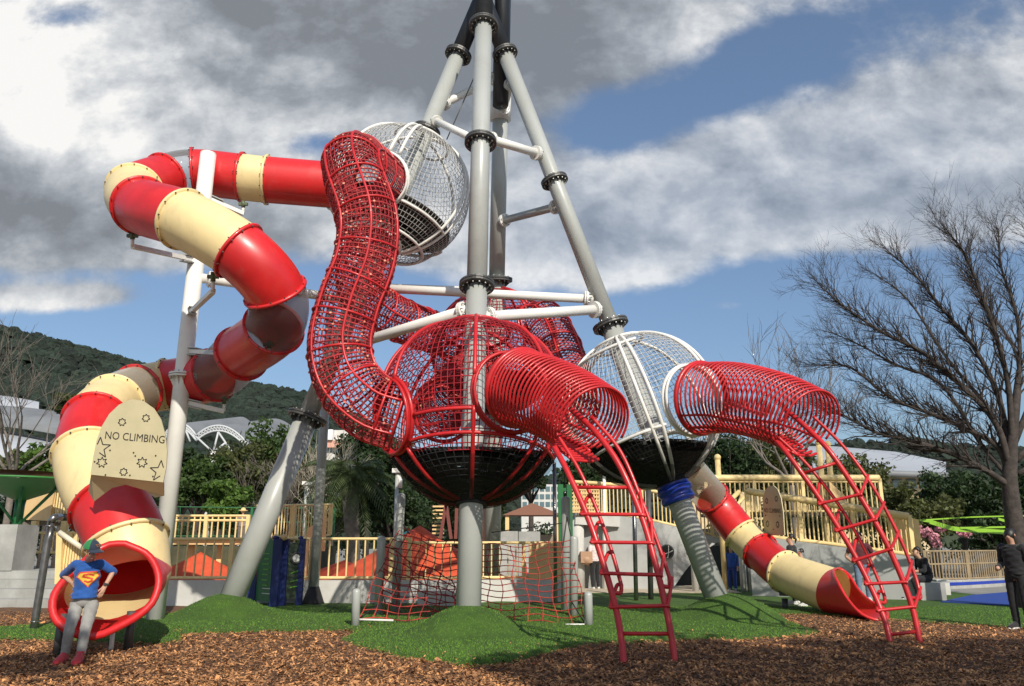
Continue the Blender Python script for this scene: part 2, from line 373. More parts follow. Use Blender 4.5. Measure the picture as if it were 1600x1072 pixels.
def fibres(n, seed):
    r = np.random.default_rng(seed); Yc = 9.9+(19-9.9)*r.random(n*2)**1.4; Xc = (r.random(n*2)*2-1)*(.66*Yc+.3); Z = turf_z(Xc, Yc); ok = Z > -.02; Xc, Yc, Z = Xc[ok][:n], Yc[ok][:n], Z[ok][:n]; n = len(Xc)
    a = r.uniform(0, 6.28, n); b = r.uniform(0, 6.28, n); h = r.uniform(.012, .03, n); w_ = .0045
    c = np.stack([Xc, Yc, Z-.003], 1); u = np.stack([np.cos(a)*w_, np.sin(a)*w_, 0*a], 1); t = np.stack([np.cos(b)*.012, np.sin(b)*.012, h], 1)
    V = np.stack([c-u, c+u, c+t], 1).reshape(-1, 3); i = np.arange(n)*3; return V, [tuple(q) for q in np.stack([i, i+1, i+2], 1).tolist()]
V, Fc = fibres(110000, 15)
tag(MB().add(V, Fc).build('turf_fibres', mat('turf_fibre', (.100, .21, .020), .8, island=.75), org=(0, 0, 0)), 'short green fibres of the artificial grass', kind='stuff')

# ------------------------------------------------------------------ the climbing tower
TW = thing('play_tower', 'towering play structure with leaning grey legs, red and white mesh spheres, tunnels and tube slides', 'play structure', (Fb.x, Fb.y, 0))
TO = ORG[TW.name]
legs = {'F': (Fb, aty(755.5, 38, 16.9)), 'L': (Lb, aty(716, 86, 18.0)), 'R': (Rb, aty(789, 84, 18.0)), 'B': (Bb, aty(783, 122, 19.2))}
def on_leg(k, py):                       # the point of a leg that shows at photo row py
    a, b = legs[k]; lo, hi = -.1, 1.4
    for _ in range(50):
        t = (lo+hi)/2; p = a.lerp(b, t); D = p.y*CT+(p.z-HC)*ST; v = (-p.y*ST+(p.z-HC)*CT)/D; y = 536-v*F
        if y > py: lo = t
        else: hi = t
    return p
def leg_dir(k): return (legs[k][1]-legs[k][0]).normalized()
def flange(P, ax, r0, r1, parent, name='flange', nb=14, th=.05, gap=.055):
    mb = MB()
    for s_ in (-1, 1):
        c = Vector(P)+Vector(ax)*s_*gap/2
        mb.disc(c, ax, r1, th*.8, 32)
    X, Y = perp(ax); bm_ = MB()
    for i in range(nb):
        a = 2*math.pi*i/nb; c = Vector(P)+(r0+r1)/2*1.02*(math.cos(a)*X+math.sin(a)*Y)
        mb.tube([c-ax*.085, c+ax*.085], .018, 6, 1, sm=False)
        # stiffening fins
        d = (math.cos(a)*X+math.sin(a)*Y); c2 = Vector(P)+r0*d
        mb.add([c2-ax*(gap/2+.02), c2+d*(r1-r0)*.8-ax*(gap/2+.02), c2-ax*(gap/2+.16)], [(0, 1, 2)], 0)
    return mb.build(name, [DARK, BOLT], parent)
def leg(k, rlo, rhi, split, flpy, top_ext):
    a, b = legs[k]; d = leg_dir(k); mb = MB()
    c = on_leg(k, split)
    mb.tube([a-d*.5, c], rlo, 40, 0); mb.tube([c, b+d*0.05], rhi, 40, 0)
    o = mb.build('support_leg', [GREY], TW)
    for py in flpy: 
        p = on_leg(k, py); flange(p, d, rhi if py <= split else rlo, (rhi if py <= split else rlo)*1.72, o)
    e = MB(); e.tube([b, b+d*top_ext], rhi*1.06, 36); e.build('black_leg_extension', BLACK, o)
    return o
legF = leg('F', .205, .205, 445, [40, 222, 446], 7)
legL = leg('L', .245, .20, 650, [86, 205, 652], 4.4)
legR = leg('R', .235, .19, 505, [84, 283, 508], 4.6)
legB = leg('B', .24, .21, 433, [122, 437], 3.2)
top = aty(775, -10, 18.2)
m = MB(); p0 = aty(782, 165, 18.4); m.tube([p0, p0+Vector((0.1, 0, 8.5))], .20, 32); m.build('mast', BLACK, TW)
def brace(a, b, r=.095, col=None, ends=True):
    a = Vector(a); b = Vector(b); d = (b-a).normalized(); o = MB().tube([a, b], r, 20).build('cross_brace', col or WHITE, TW)
    if ends:
        for p, s_ in ((a, 1), (b, -1)):
            f = MB(); c = p+d*s_*.30; f.disc(c, d, r*1.75, .035, 20); f.disc(c+d*s_*.05, d, r*1.75, .035, 20)
            X, Y = perp(d)
            for i in range(8):
                q = c+r*1.4*(math.cos(i*.785)*X+math.sin(i*.785)*Y); f.tube([q-d*.05, q+d*.1], .014, 5, 1)
            f.build('end_flange', [WHITE, BOLT], o)
    return o
LP = {}
brace(on_leg('L', 449), on_leg('R', 468), .10)
brace(on_leg('L', 547), on_leg('F', 480), .11)
brace(on_leg('F', 496), on_leg('R', 483), .11)
brace(on_leg('F', 213), on_leg('R', 243), .10)
brace(on_leg('F', 222), on_leg('L', 186), .085)
brace(on_leg('L', 168), on_leg('B', 118), .10)
brace(on_leg('B', 347), on_leg('R', 320), .10, GREY)
brace(on_leg('B', 185), on_leg('R', 118), .10)
brace(on_leg('L', 449), on_leg('B', 455), .10)
m = MB(); c = on_leg('B', 160); m.tube([c-leg_dir('B')*.5, c+leg_dir('B')*.25], .28, 28); m.build('leg_joint_sleeve', WHITE, TW)
MB().tube([aty(742, 118, 17.5), aty(698, 218, 17.3)], .014, 6).build('steel_cable', DARK, TW)
# ---- mesh spheres
def gauze_mat(name, a):
    m = bpy.data.materials.new(name); m.use_nodes = True; b = m.node_tree.nodes['Principled BSDF']; N = NB(m.node_tree); MATS[name] = m
    b.inputs['Base Color'].default_value = (.006, .006, .007, 1); b.inputs['Roughness'].default_value = .7
    f = N.smooth(N.noise(N.n('ShaderNodeTexCoord').outputs['Object'], 2.2, 6, .7), .3, .7); N.put(b.inputs['Alpha'], N.m('ADD', N.m('MULTIPLY', f, .18), a-.09)); return m
GAUZE = gauze_mat('black_fine_mesh', .60); GAUZE2 = gauze_mat('grey_fine_mesh', .25)
def arc_pts(fn, a0, a1, n): return [fn(a0+(a1-a0)*i/n) for i in range(n+1)]
def clip(P, C, openings, zc=None):       # break a line of points where it crosses an opening
    out = []; cur = []
    for p in P:
        d = (p-C).normalized(); bad = any(d.dot(o) > co for o, co in openings)
        if bad:
            if len(cur) > 1: out.append(cur)
            cur = []
        else: cur.append(p)
    if len(cur) > 1: out.append(cur)
    return out
def sphere(k, py, Rr, rope, frame, opens, ribs, lats, label, cap=True, gauze=None, rr=.0075, nm=96, floor=-.42, collar_mat=None, legr=.2):
    C = on_leg(k, py); A = leg_dir(k); fr = (Vector((0, 0, HC))-C); fr = (fr-A*fr.dot(A)).normalized(); rt = A.cross(fr)*-1
    if rt.x < 0: rt = -rt
    def pt(az, la, s_=1): return C+Rr*s_*(math.cos(la)*(math.cos(az)*fr+math.sin(az)*rt)+math.sin(la)*A)
    Zf = Vector((0, 0, 1)) if cap else A; floor = -.50 if cap else floor
    ff = (Vector((0, 0, HC))-C); ff = (ff-Zf*ff.dot(Zf)).normalized(); rf = Zf.cross(ff)
    def pf(az, la, s_=1): return C+Rr*s_*(math.cos(la)*(math.cos(az)*ff+math.sin(az)*rf)+math.sin(la)*Zf)
    def halves(P):                       # split a rope where it passes below the floor
        out = []; cur = [P[0]]; low_ = (P[0]-C).dot(Zf) < floor*Rr-.04
        for p in P[1:]:
            l2 = (p-C).dot(Zf) < floor*Rr-.04; cur.append(p)
            if l2 != low_: out.append((cur, low_)); cur = [p]; low_ = l2
        if len(cur) > 1: out.append((cur, low_))
        return out
    ops = [((Vector(d)).normalized(), math.cos(a)) for d, a in opens]
    top_a = math.asin(legr*1.15/Rr); PI2 = math.pi/2
    net = MB()
    for i in range(nm):
        az = 2*math.pi*i/nm
        lim = PI2-.11 if i % 8 == 0 else (1.25 if i % 4 == 0 else (1.02 if i % 2 == 0 else .78))
        for seg in clip(arc_pts(lambda t: pt(az, t), -lim, lim, 44), C, ops):
            for sg, lw in halves(seg): net.tube(sg, rr, 4, 1 if lw else 0, caps=False)
    nl = 44
    for i in range(1, nl):
        la = -PI2+math.pi*i/nl
        if abs(la) > 1.42: continue
        for seg in clip(arc_pts(lambda t: pt(t, la), 0, 2*math.pi, 90), C, ops):
            for sg, lw in halves(seg): net.tube(sg, rr, 4, 1 if lw else 0, caps=False)
    o = net.build('climbing_sphere', [rope, ROPED if cap else rope], TW); tag(o, label)
    for az in ribs:
        for seg in clip(arc_pts(lambda t: pt(R_(az), t, 1.012), -PI2+top_a, PI2-top_a, 48), C, ops): MB().tube(seg, .036, 10).build('rib', frame, o)
    for la in lats:
        la, a0, a1 = la if isinstance(la, tuple) else (la, 0, 360)
        for seg in clip(arc_pts(lambda t: pt(R_(t), R_(la), 1.012), a0, a1, 60), C, ops): MB().tube(seg, .033, 10).build('hoop', frame, o)
    # collars round the openings
    for d, co in ops:
        X, Y = perp(d); an = math.acos(co); rad = Rr*math.sin(an); cc = C+d*Rr*co
        mb = MB(); mb.ring(cc, d, rad, .042, 40, 8); mb.ring(cc+d*.09, d, rad, .03, 40, 6)
        V = []; 
        for i in range(40):
            a = 2*math.pi*i/40; e = math.cos(a)*X+math.sin(a)*Y; V += [cc+e*rad*.985, cc+e*rad*.985+d*.11]
        mb.add(V, [(2*i, 2*i+1, (2*i+3) % 80, (2*i+2) % 80) for i in range(40)], 0, True)
        mb.build('opening_collar', collar_mat or frame, o)
    # black floor with a ring of struts, dark underside
    fz = floor*Rr; fr_ = Rr*math.sqrt(1-floor*floor)*.985; fm = MB()
    fm.disc(C+Zf*fz, Zf, fr_, .05, 48)
    for i in range(8):
        a = math.pi*i/8*2; e = math.cos(a)*ff+math.sin(a)*rf; fm.bar(C+Zf*(fz-.06), C+Zf*(fz-.06)+e*fr_, .06, .07)
    fm.build('floor', RUB, o)
    if cap:
        cm = MB(); n1_ = 22; n2_ = 60; la1 = math.asin(floor-.12)
        V = []; Fc = []
        for i in range(n1_+1):
            la = -PI2+top_a+(la1+PI2-top_a)*i/n1_
            for j in range(n2_): V.append(pf(2*math.pi*j/n2_, la, .985+.006*math.sin(9*la+j*1.3)))
        for i in range(n1_):
            for j in range(n2_):
                if rng.random() < .035: continue
                q = (j+1) % n2_; Fc.append((i*n2_+j, i*n2_+q, (i+1)*n2_+q, (i+1)*n2_+j))
        cm.add(V, Fc, 0, True); cm.build('dark_underside', RUB, o)
        # fine dark mesh stretched over the outside of the lower ribs
        for a0, a1, mt_ in ((-PI2+top_a, R_(-48), GAUZE), (R_(-48), R_(-32), GAUZE2)):
            V = []; Fc = []; n1_, n2_ = 16, 96
            for i in range(n1_+1):
                for j in range(n2_): V.append(pf(2*math.pi*j/n2_, a0+(a1-a0)*i/n1_, 1.037))
            for i in range(n1_):
                for j in range(n2_):
                    q = (j+1) % n2_; f = (i*n2_+j, i*n2_+q, (i+1)*n2_+q, (i+1)*n2_+j); cc_ = ((V[f[0]]+V[f[2]])/2-C).normalized()
                    if not any(cc_.dot(d) > co_-.02 for d, co_ in ops): Fc.append(f)
            MB().add(V, Fc, 0, True).build('mesh_lining', mt_, o)
    return C, A, fr, rt, o
RS = 1.64
CF = on_leg('F', 641); CW = on_leg('L', 304); CR = on_leg('R', 640); CB = on_leg('B', 548)
# path of every tunnel and slide first, so that the spheres open towards them
def surf(C, target, s_=1.0): d = (Vector(target)-C).normalized(); return C+d*RS*s_, d
coil1 = [at(812, 606, 12.9), at(848, 617, 12.4), at(890, 637, 11.9), at(928, 664, 11.35)]
coil2 = [at(1096, 622, 15.6), at(1148, 622, 14.9), at(1212, 637, 13.9), at(1268, 662, 13.1)]
tall = [at(596, 262, 17.0), at(556, 252, 15.9), at(552, 275, 15.2), at(574, 345, 14.7), at(569, 410, 14.5), at(545, 475, 14.3), at(531, 540, 14.1), at(543, 595, 13.9), at(580, 635, 13.7), at(625, 655, 13.7)]
tall[0] = CW+(tall[1]-CW).normalized()*RS*.93; tall[-1] = CF+(at(590, 652, 13.5)-CF).normalized()*RS*.93
low = [at(586, 372, 18.2), at(562, 420, 17.6), at(575, 468, 17.6), at(625, 500, 18.3), at(680, 520, 19.3), at(730, 540, 20.2)]
low[0] = CW+(low[1]-CW).normalized()*RS*.93; low[-1] = CB+(low[-2]-CB).normalized()*RS*.93
side = [at(812, 500, 20.3), at(850, 505, 19.9), at(872, 545, 19.2), at(888, 600, 18.2), at(940, 640, 17.6)]
side[0] = CB+(side[1]-CB).normalized()*RS*.93; side[-1] = CR+(at(905, 640, 17.4)-CR).normalized()*RS*.93
back = [at(680, 662, 14.9), at(690, 640, 16.2), at(715, 600, 18), at(745, 572, 19.6)]
back[0] = CF+(back[1]-CF).normalized()*RS*.93; back[-1] = CB+(back[-2]-CB).normalized()*RS*.93
slideA = [(533, 291, 18.3), (417, 281, 18.1), (378, 277, 18.05), (303, 270, 18.0), (257, 279, 17.6), (210, 298, 16.4), (222, 322, 15.0), (287, 343, 14.2), (373, 392, 13.8), (430, 455, 14.0), (428, 512, 14.6), (378, 552, 15.6), (335, 586, 16.3), (262, 601, 16.8), (214, 612, 16.2), (177, 630, 15.1), (150, 658, 14.1), (138, 710, 13.3), (151, 754, 12.8), (176, 796, 12.4), (198, 848, 12.1), (203, 903, 11.8)]
slideA = [at(*p) for p in slideA]
d0 = (slideA[0]-CW).normalized(); slideA[0] = CW+d0*RS*.97
slideB = [(1068, 728, 18.6), (1112, 778, 19.8), (1158, 834, 19.3), (1188, 862, 18.7), (1226, 893, 17.8), (1302, 924, 16.5)]
slideB = [at(*p) for p in slideB]
oA = .375
CF, AF, _, _, sF = sphere('F', 641, RS*1.045, ROPE, REDP, [(coil1[0]-CF, .40), (tall[-1]-CF, .38), (back[0]-CF, .38)], [0, -52, -72, 45, 62, 120, 180, -128], [(-22, -80, 80), (-35, -80, 80), (-22, 80, 280), (68, 0, 360)], 'large red mesh sphere in front with thick red ribs and dark underside', rr=.0095)
CW, AW, _, _, sW = sphere('L', 304, RS, ROPEW, WHITE, [(slideA[0]-CW, .34), (tall[0]-CW, .39), (low[0]-CW, .37)], [-12, -20, 52, 60, 120, 180, -120, -60], [(66, 0, 360), (-30, -30, 60), (-52, 0, 360), (-30, 100, 330)], 'white mesh sphere high on the left leg', cap=False, rr=.0062)
CR, AR, _, _, sR = sphere('R', 640, RS, ROPEW, WHITE, [(coil2[0]-CR, .44), (side[-1]-CR, .38), (slideB[0]-CR, .28)], [1, 9, -62, 60, 68, 130, 185, -120], [(48, -70, 20), (-26, 0, 360), (70, 0, 360)], 'white mesh sphere low on the right leg with black underside', collar_mat=WHITE, rr=.0062)
CB, AB, _, _, sB = sphere('B', 548, RS, ROPE, REDP, [(low[-1]-CB, .37), (side[0]-CB, .38), (back[-1]-CB, .38)], [-30, -40, 35, 42, 90, 150, -90, -150], [(50, 0, 360), (62, 0, 360), (-25, 0, 360)], 'red mesh sphere at the back, half hidden behind the front one', rr=.009)
# ---- netted tunnels
def net_tunnel(path, rad, label, rope=None, nlong=40, rails=6, step=.098):
    P = resample(spline(path, 10), step); PA = np.array([tuple(p) for p in P]); X, Y = frames(PA); k = len(P); mb = MB()
    def q(i, a, s_=1): return P[i]+Vector(X[i]*math.cos(a)+Y[i]*math.sin(a))*rad*s_
    for i in range(k):
        mb.tube([q(i, 2*math.pi*j/24) for j in range(24)], .0155, 5, 0, closed=True)
    for j in range(nlong):
        a = 2*math.pi*j/nlong; mb.tube([q(i, a, 1+.008*math.sin(i*2.1+j)) for i in range(k)], .0085, 4, 0, caps=False)
    # knots of lighter cord
    for i in range(0, k):
        for j in range(nlong):
            if rng.random() < .14:
                a = 2*math.pi*j/nlong; c = q(i, a, 1.01); mb.box(c, (.036, .036, .03), None, 1)
    o = mb.build('netted_tunnel', [rope or ROPE2, KNOT], TW); tag(o, label)
    for j in range(rails):
        a = 2*math.pi*(j+.35)/rails; MB().tube([q(i, a, 1.03) for i in range(k)], .024, 8).build('rail', REDP, o)
    for i in list(range(0, k, 7))+[k-1]: MB().tube([q(i, 2*math.pi*j/32, 1.03) for j in range(32)], .022, 8, closed=True).build('hoop', REDP, o)
    return o
KNOT = mat('knots', (.62, .36, .22), .6, col2=(.5, .05, .04), vscale=30, island=.5)
net_tunnel(tall, .56, 'tall curving red netted tunnel between the high white sphere and the front red sphere')
net_tunnel(low, .50, 'dark red netted tunnel behind the tall one, running to the back sphere')
net_tunnel(side, .56, 'red netted tunnel curving down right of the back sphere')
net_tunnel(back, .50, 'short red netted tunnel between the front and back red spheres')
# ---- coil tunnels with ladders
def coil_ladder(path, r0, r1, nr, A, A2, Bq, B2, label, rungs, lat=REDP):
    P = spline(path, 16); P = resample(P, sum((b-a).length for a, b in zip(P, P[1:]))/(nr-1)); PA = np.array([tuple(p) for p in P]); T = np.gradient(PA, axis=0)
    mb = MB()
    def fr(i):
        t = Vector(T[i]).normalized(); s_ = t.cross(Vector((0, 0, 1))).normalized(); return t, s_, s_.cross(t)
    def q(i, a, s_=1):
        t, sx, up = fr(i); rad = (r0+(r1-r0)*i/(nr-1))*s_; return P[i]+sx*math.cos(a)*rad+up*math.sin(a)*rad
    o = None
    rail = MB()
    root = MB().tube([q(0, 2*math.pi*j/40) for j in range(40)], .05, 8, closed=True).build('coil_ladder_tunnel', REDP, TW); tag(root, label)
    for i in range(1, nr):
        op = -62+46*max(0, (i-(nr-6))/5)**1.5; MB().tube([q(i, R_(op+(180-2*op)*j/34)) for j in range(35)]+[], .020, 8).build('coil_ring', REDP, root)
        MB().tube([q(i, R_(-62)), q(i, R_(-75), 1.0), q(i, R_(-105), 1.0), q(i, R_(-118))], .0235, 8).build('floor_rung', REDP, root)
    for a in (-62, -118, -35, -145): MB().tube([q(i, R_(a), .985) for i in range(nr-3)], .028 if a in (-62, -118) else .022, 8).build('coil_rail', REDP, root)
    # ladder below
    def line(pts, a0, r): 
        S = spline(([a0] if a0 is not None else [])+[at(*p) for p in pts], 10); MB().tube(S, r, 12).build('ladder_rail', REDP, root); return S
    iA, iB = (q(nr-8, R_(-118), .985), q(nr-8, R_(-62), .985))
    if (iA-at(*A[0])).length > (iB-at(*A[0])).length: iA, iB = iB, iA
    SA = line(A, None, .042); SB = line(Bq, None, .042)
    def hand(pts, main, r=.027):
        S = spline([at(*p) for p in pts], 10); 
        e = min(main, key=lambda p: (p-S[-1]).length+(2 if p.z > S[-1].z-.06 else 0)); S2 = S+spline([S[-1], S[-1]+Vector((-.02, -.02, -.09)), e], 5)[1:]
        MB().tube(S2, r, 10).build('handrail', REDP, root); return S
    HA = hand(A2, SA); HB = hand(B2, SB)
    def atpy(S, py):
        best = min(S, key=lambda p: abs((536-F*((-p.y*ST+(p.z-HC)*CT)/(p.y*CT+(p.z-HC)*ST)))-py)); return best
    for pyA, pyB, hook in rungs:
        a = atpy(SA, pyA); b = atpy(SB, pyB); pts = [a, b]
        if hook:
            ha = atpy(HA, pyA-26); hb = atpy(HB, pyB-26); ou = (a-b).normalized()*.055; dn = Vector((0, -.03, -.02))
            pts = [ha, ha+ou*1.1, a+ou*1.0+dn, a+dn*1.5, b+dn*1.5, b-ou*.6+dn, hb-ou*.4, hb]; pts = spline(pts, 4)
        MB().tube(pts, .025, 8).build('rung', REDP, root)
    return root
A = [(850, 672, 11.85), (868, 702, 11.45), (889, 742, 11.1), (921, 815, 10.7), (944, 885, 10.4), (962, 950, 10.15), (971, 1000, 9.9), (976, 1052, 9.62)]
A2 = [(866, 672, 11.6), (905, 735, 11.2), (936, 805, 10.9), (957, 865, 10.6), (971, 915, 10.4)]
B_ = [(893, 640, 11.8), (920, 664, 11.45), (946, 694, 11.15), (972, 735, 10.9), (1003, 808, 10.6), (1024, 880, 10.3), (1040, 948, 10.05), (1050, 1000, 9.85), (1056, 1045, 9.7)]
B2 = [(925, 652, 11.4), (969, 705, 11.1), (1003, 783, 10.75), (1030, 855, 10.45), (1047, 905, 10.25)]
coil_ladder(coil1, .62, .58, 24, A, A2, B_, B2, 'red coil tunnel and ladder descending in front of the front sphere', [(762, 760, 0), (800, 797, 1), (845, 842, 1), (893, 891, 1), (946, 943, 1), (992, 990, 0)])
A = [(1184, 662, 13.8), (1212, 688, 13.35), (1240, 722, 12.95), (1288, 790, 12.6), (1330, 858, 12.3), (1362, 920, 12.0), (1382, 968, 11.75), (1394, 1016, 11.5)]
A2 = [(1215, 682, 13.3), (1262, 727, 13.1), (1308, 785, 12.8), (1346, 848, 12.5), (1372, 905, 12.25), (1382, 932, 12.1)]
B_ = [(1228, 640, 13.6), (1260, 668, 13.2), (1296, 705, 12.8), (1340, 770, 12.5), (1378, 835, 12.2), (1408, 900, 11.95), (1427, 955, 11.75), (1438, 1008, 11.55)]
B2 = [(1270, 650, 13.2), (1318, 698, 13.0), (1362, 758, 12.7), (1402, 832, 12.4), (1428, 895, 12.15), (1437, 925, 12.0)]
coil_ladder(coil2, .69, .57, 27, A, A2, B_, B2, 'red coil tunnel and ladder descending right of the low white sphere', [(742, 722, 0), (782, 768, 1), (822, 812, 1), (868, 858, 1), (910, 905, 1), (950, 945, 1), (994, 988, 0)])
# ---- tube slides
def tube_sec(mb, P, r, n=40, mi=0, th=.012):
    PA = np.array([tuple(p) for p in P]); X, Y = frames(PA); return X, Y
def tube_slide(path, r, secs, label, extra_rings=()):
    """secs: list of (from control index, to control index, material)"""
    per = 12; S = spline(path, per); PA = np.array([tuple(p) for p in S]); X, Y = frames(PA); n = 40
    rad = r if callable(r) else (lambda t: r)
    def ringpts(i, s_=0):
        return [Vector(PA[i])+Vector(X[i]*math.cos(2*math.pi*j/n)+Y[i]*math.sin(2*math.pi*j/n))*(rad(i/per)+s_) for j in range(n)]
    root = None
    def section(i0, i1, mt):
        V = []; Fc = []; k = i1-i0+1
        for i in range(i0, i1+1): V += ringpts(i)
        for i in range(k-1):
            for j in range(n): q = (j+1) % n; Fc.append((i*n+j, i*n+q, (i+1)*n+q, (i+1)*n+j))
        return MB().add(V, Fc, 0, True)
    names = {RED: 'red_section', CREAM: 'cream_section', CLEAR: 'clear_section', CLEARD: 'clear_section'}
    for a, b, mt in secs:
        mb = section(int(round(a*per)), int(round(b*per)), mt)
        if root is None: root = mb.build('tube_slide', mt, TW); tag(root, label)
        else: mb.build(names[mt], mt, root)
    for a, b, mt in secs[1:]:
        i = int(round(a*per)); t = Vector(PA[min(i+1, len(PA)-1)]-PA[i-1]).normalized(); fm = MB()
        mt2 = mt if mt not in (CLEAR, CLEARD) else RED
        c = Vector(PA[i]); rr = rad(i/per)
        pr = [(rr-.004, -.028), (rr+.045, -.026), (rr+.052, -.008), (rr+.052, .008), (rr+.045, .026), (rr-.004, .028)]
        V = []; Fc = []
        for j in range(n):
            e = Vector(X[i]*math.cos(2*math.pi*j/n)+Y[i]*math.sin(2*math.pi*j/n))
            for ra, h in pr: V.append(c+e*ra+t*h)
        for j in range(n):
            q = (j+1) % n
            for z in range(5): Fc.append((j*6+z, q*6+z, q*6+z+1, j*6+z+1))
        fm.add(V, Fc, 0, True)
        for j in range(14):
            e = Vector(X[i]*math.cos(2*math.pi*(j+.5)/14)+Y[i]*math.sin(2*math.pi*(j+.5)/14)); q = c+e*(rr+.032); fm.tube([q-t*.05, q+t*.05], .013, 6, 1, sm=False)
        fm.build('flange', [mt2, DARK], root)
    last = ringpts(len(PA)-1); return root, last, PA, X, Y
def rr_(t): return .52+.05*min(1, max(0, (t-17)/2))
slA, lastA, PA_, XA, YA = tube_slide(slideA, rr_, [(0, 1, RED), (1, 2, CREAM), (2, 3, RED), (3, 4, CLEAR), (4, 5, RED), (5, 6, CREAM), (6, 7, RED), (7, 8, CREAM), (8, 9, RED), (9, 10, CLEAR), (10, 11, RED), (11, 12, CLEAR), (12, 13, RED), (13, 14, CREAM), (14, 15, CLEARD), (15, 16, CREAM), (16, 17, RED), (17, 18.8, CREAM), (18.8, 20, RED), (20, 21, CREAM)], 'winding red and cream tube slide on the left')
def mouth(last, rim_px, parent, mts, lip=.045, steps=10, name='slide_mouth', bulge=.0, inner=0):
    n = len(last); rim = [at(*p) for p in rim_px]; rim = spline(rim+[rim[0]], 12)[:-1]
    L = resample(rim+[rim[0]], sum((b-a).length for a, b in zip(rim, rim[1:]+[rim[0]]))/n)[:n]
    best = None
    for flip in (0, 1):                  # match the rim's points to the last ring's
        Q = L[::-1] if flip else L
        for k in range(n):
            c = sum((last[j]-Q[(j+k) % n]).length for j in range(0, n, 4))
            if best is None or c < best[0]: best = (c, [Q[(j+k) % n] for j in range(n)])
    Q = best[1]; cen = sum(last, Vector())/n; V = []; Fc = []
    for i in range(steps+1):
        t = i/steps; e = t*t*(3-2*t)*.5+t*.5
        for j in range(n): V.append(last[j].lerp(Q[j], e)+(last[j]-cen)*bulge*math.sin(math.pi*t))
    for i in range(steps):
        for j in range(n): q = (j+1) % n; Fc.append((i*n+j, i*n+q, (i+1)*n+q, (i+1)*n+j))
    mb = MB().add(V, Fc, 0, True); zm = min(p.z for p in Q)+.62*(max(p.z for p in Q)-min(p.z for p in Q)); mb.m = [inner if (k//n) < steps*.6 and V[f[0]].z < zm else 0 for k, f in enumerate(Fc)]; o = mb.build(name, [mts, CREAM], parent)
    MB().tube(Q, lip, 10, 0, closed=True).build('rolled_lip', mts, parent)
    return o
mb = MB(); V = []; Fc = []; k0 = 20*12
for i in range(k0, len(PA_)):
    for j in range(40): V.append(Vector(PA_[i])+Vector(XA[i]*math.cos(2*math.pi*j/40)+YA[i]*math.sin(2*math.pi*j/40))*rr_(i/12)*.972)
for i in range(len(PA_)-k0-1):
    for j in range(40): q = (j+1) % 40; Fc.append((i*40+j, i*40+q, (i+1)*40+q, (i+1)*40+j))
mb.add(V, Fc, 0, True); mb.build('red_lining', RED, slA)
rimA = [(196, 850, 11.1), (232, 868, 11.1), (248, 902, 10.95), (240, 938, 10.75), (216, 962, 10.55), (180, 982, 10.3), (148, 994, 10.1), (112, 988, 10.0), (86, 966, 10.05), (83, 935, 10.2), (99, 908, 10.4), (122, 886, 10.65), (150, 862, 10.95), (172, 851, 11.05)]
mouth(lastA, rimA, slA, RED, lip=.05, bulge=.08, inner=1)
def rrB(t): return .46-.05*min(1, max(0, (t-1)/3))
def rrB(t): return [.42, .42, .42, .42, .43, .47][min(5, int(t))]+([0, 0, 0, .01, .04, 0][min(5, int(t))])*(t-int(t))
slB, lastB, PB_, XB, YB = tube_slide(slideB, rrB, [(0, 1, CLEARD), (1, 2, RED), (2, 3, CREAM), (3, 4, RED), (4, 5, CREAM)], 'shorter red and cream tube slide on the right')
rimB = [(1306, 889, 16.4), (1318, 893, 16.2), (1331, 912, 16.0), (1348, 932, 15.75), (1372, 946, 15.45), (1384, 958, 15.2), (1383, 969, 15.1), (1368, 970, 15.15), (1345, 966, 15.35), (1330, 962, 15.5), (1314, 956, 15.75), (1302, 930, 16.2)]
rimB = [(1312, 888, 16.9), (1326, 898, 16.75), (1340, 920, 16.4), (1358, 938, 15.9), (1380, 950, 15.5), (1386, 958, 15.2), (1384, 969, 14.95), (1366, 968, 14.95), (1344, 958, 15.1), (1324, 936, 15.4), (1308, 908, 15.75), (1302, 892, 16.3)]
mouth(lastB, rimB, slB, RED, lip=.03)
# legs under the slides
m = MB(); p = gnd(1258-32, 962); m.tube([at(1226, 935, 17.6), Vector((at(1226, 935, 17.6).x, at(1226, 935, 17.6).y, -.1))], .07, 16); m.disc(at(1226, 925, 17.6), (0, 0, 1), .12, .16, 16); m.build('slide_foot', DARK, slB)
m = MB(); q = at(1354, 965, 15.6); m.tube([q, Vector((q.x, q.y, -.05))], .035, 10); m.build('slide_foot', WHITE, slB)
for px_, py_, D_ in ((178, 985, 10.7), (206, 965, 11.0)):
    q = at(px_, py_-10, D_); MB().tube([q, Vector((q.x, q.y, -.05))], .03 if px_ == 178 else .06, 12).build('slide_foot', WHITE if px_ == 178 else DARK, slA)
q = at(92, 985, 10.3); MB().tube([q+Vector((0, .05, .2)), Vector((q.x+.02, q.y, -.05))], .06, 12).build('slide_foot', DARK, slA)
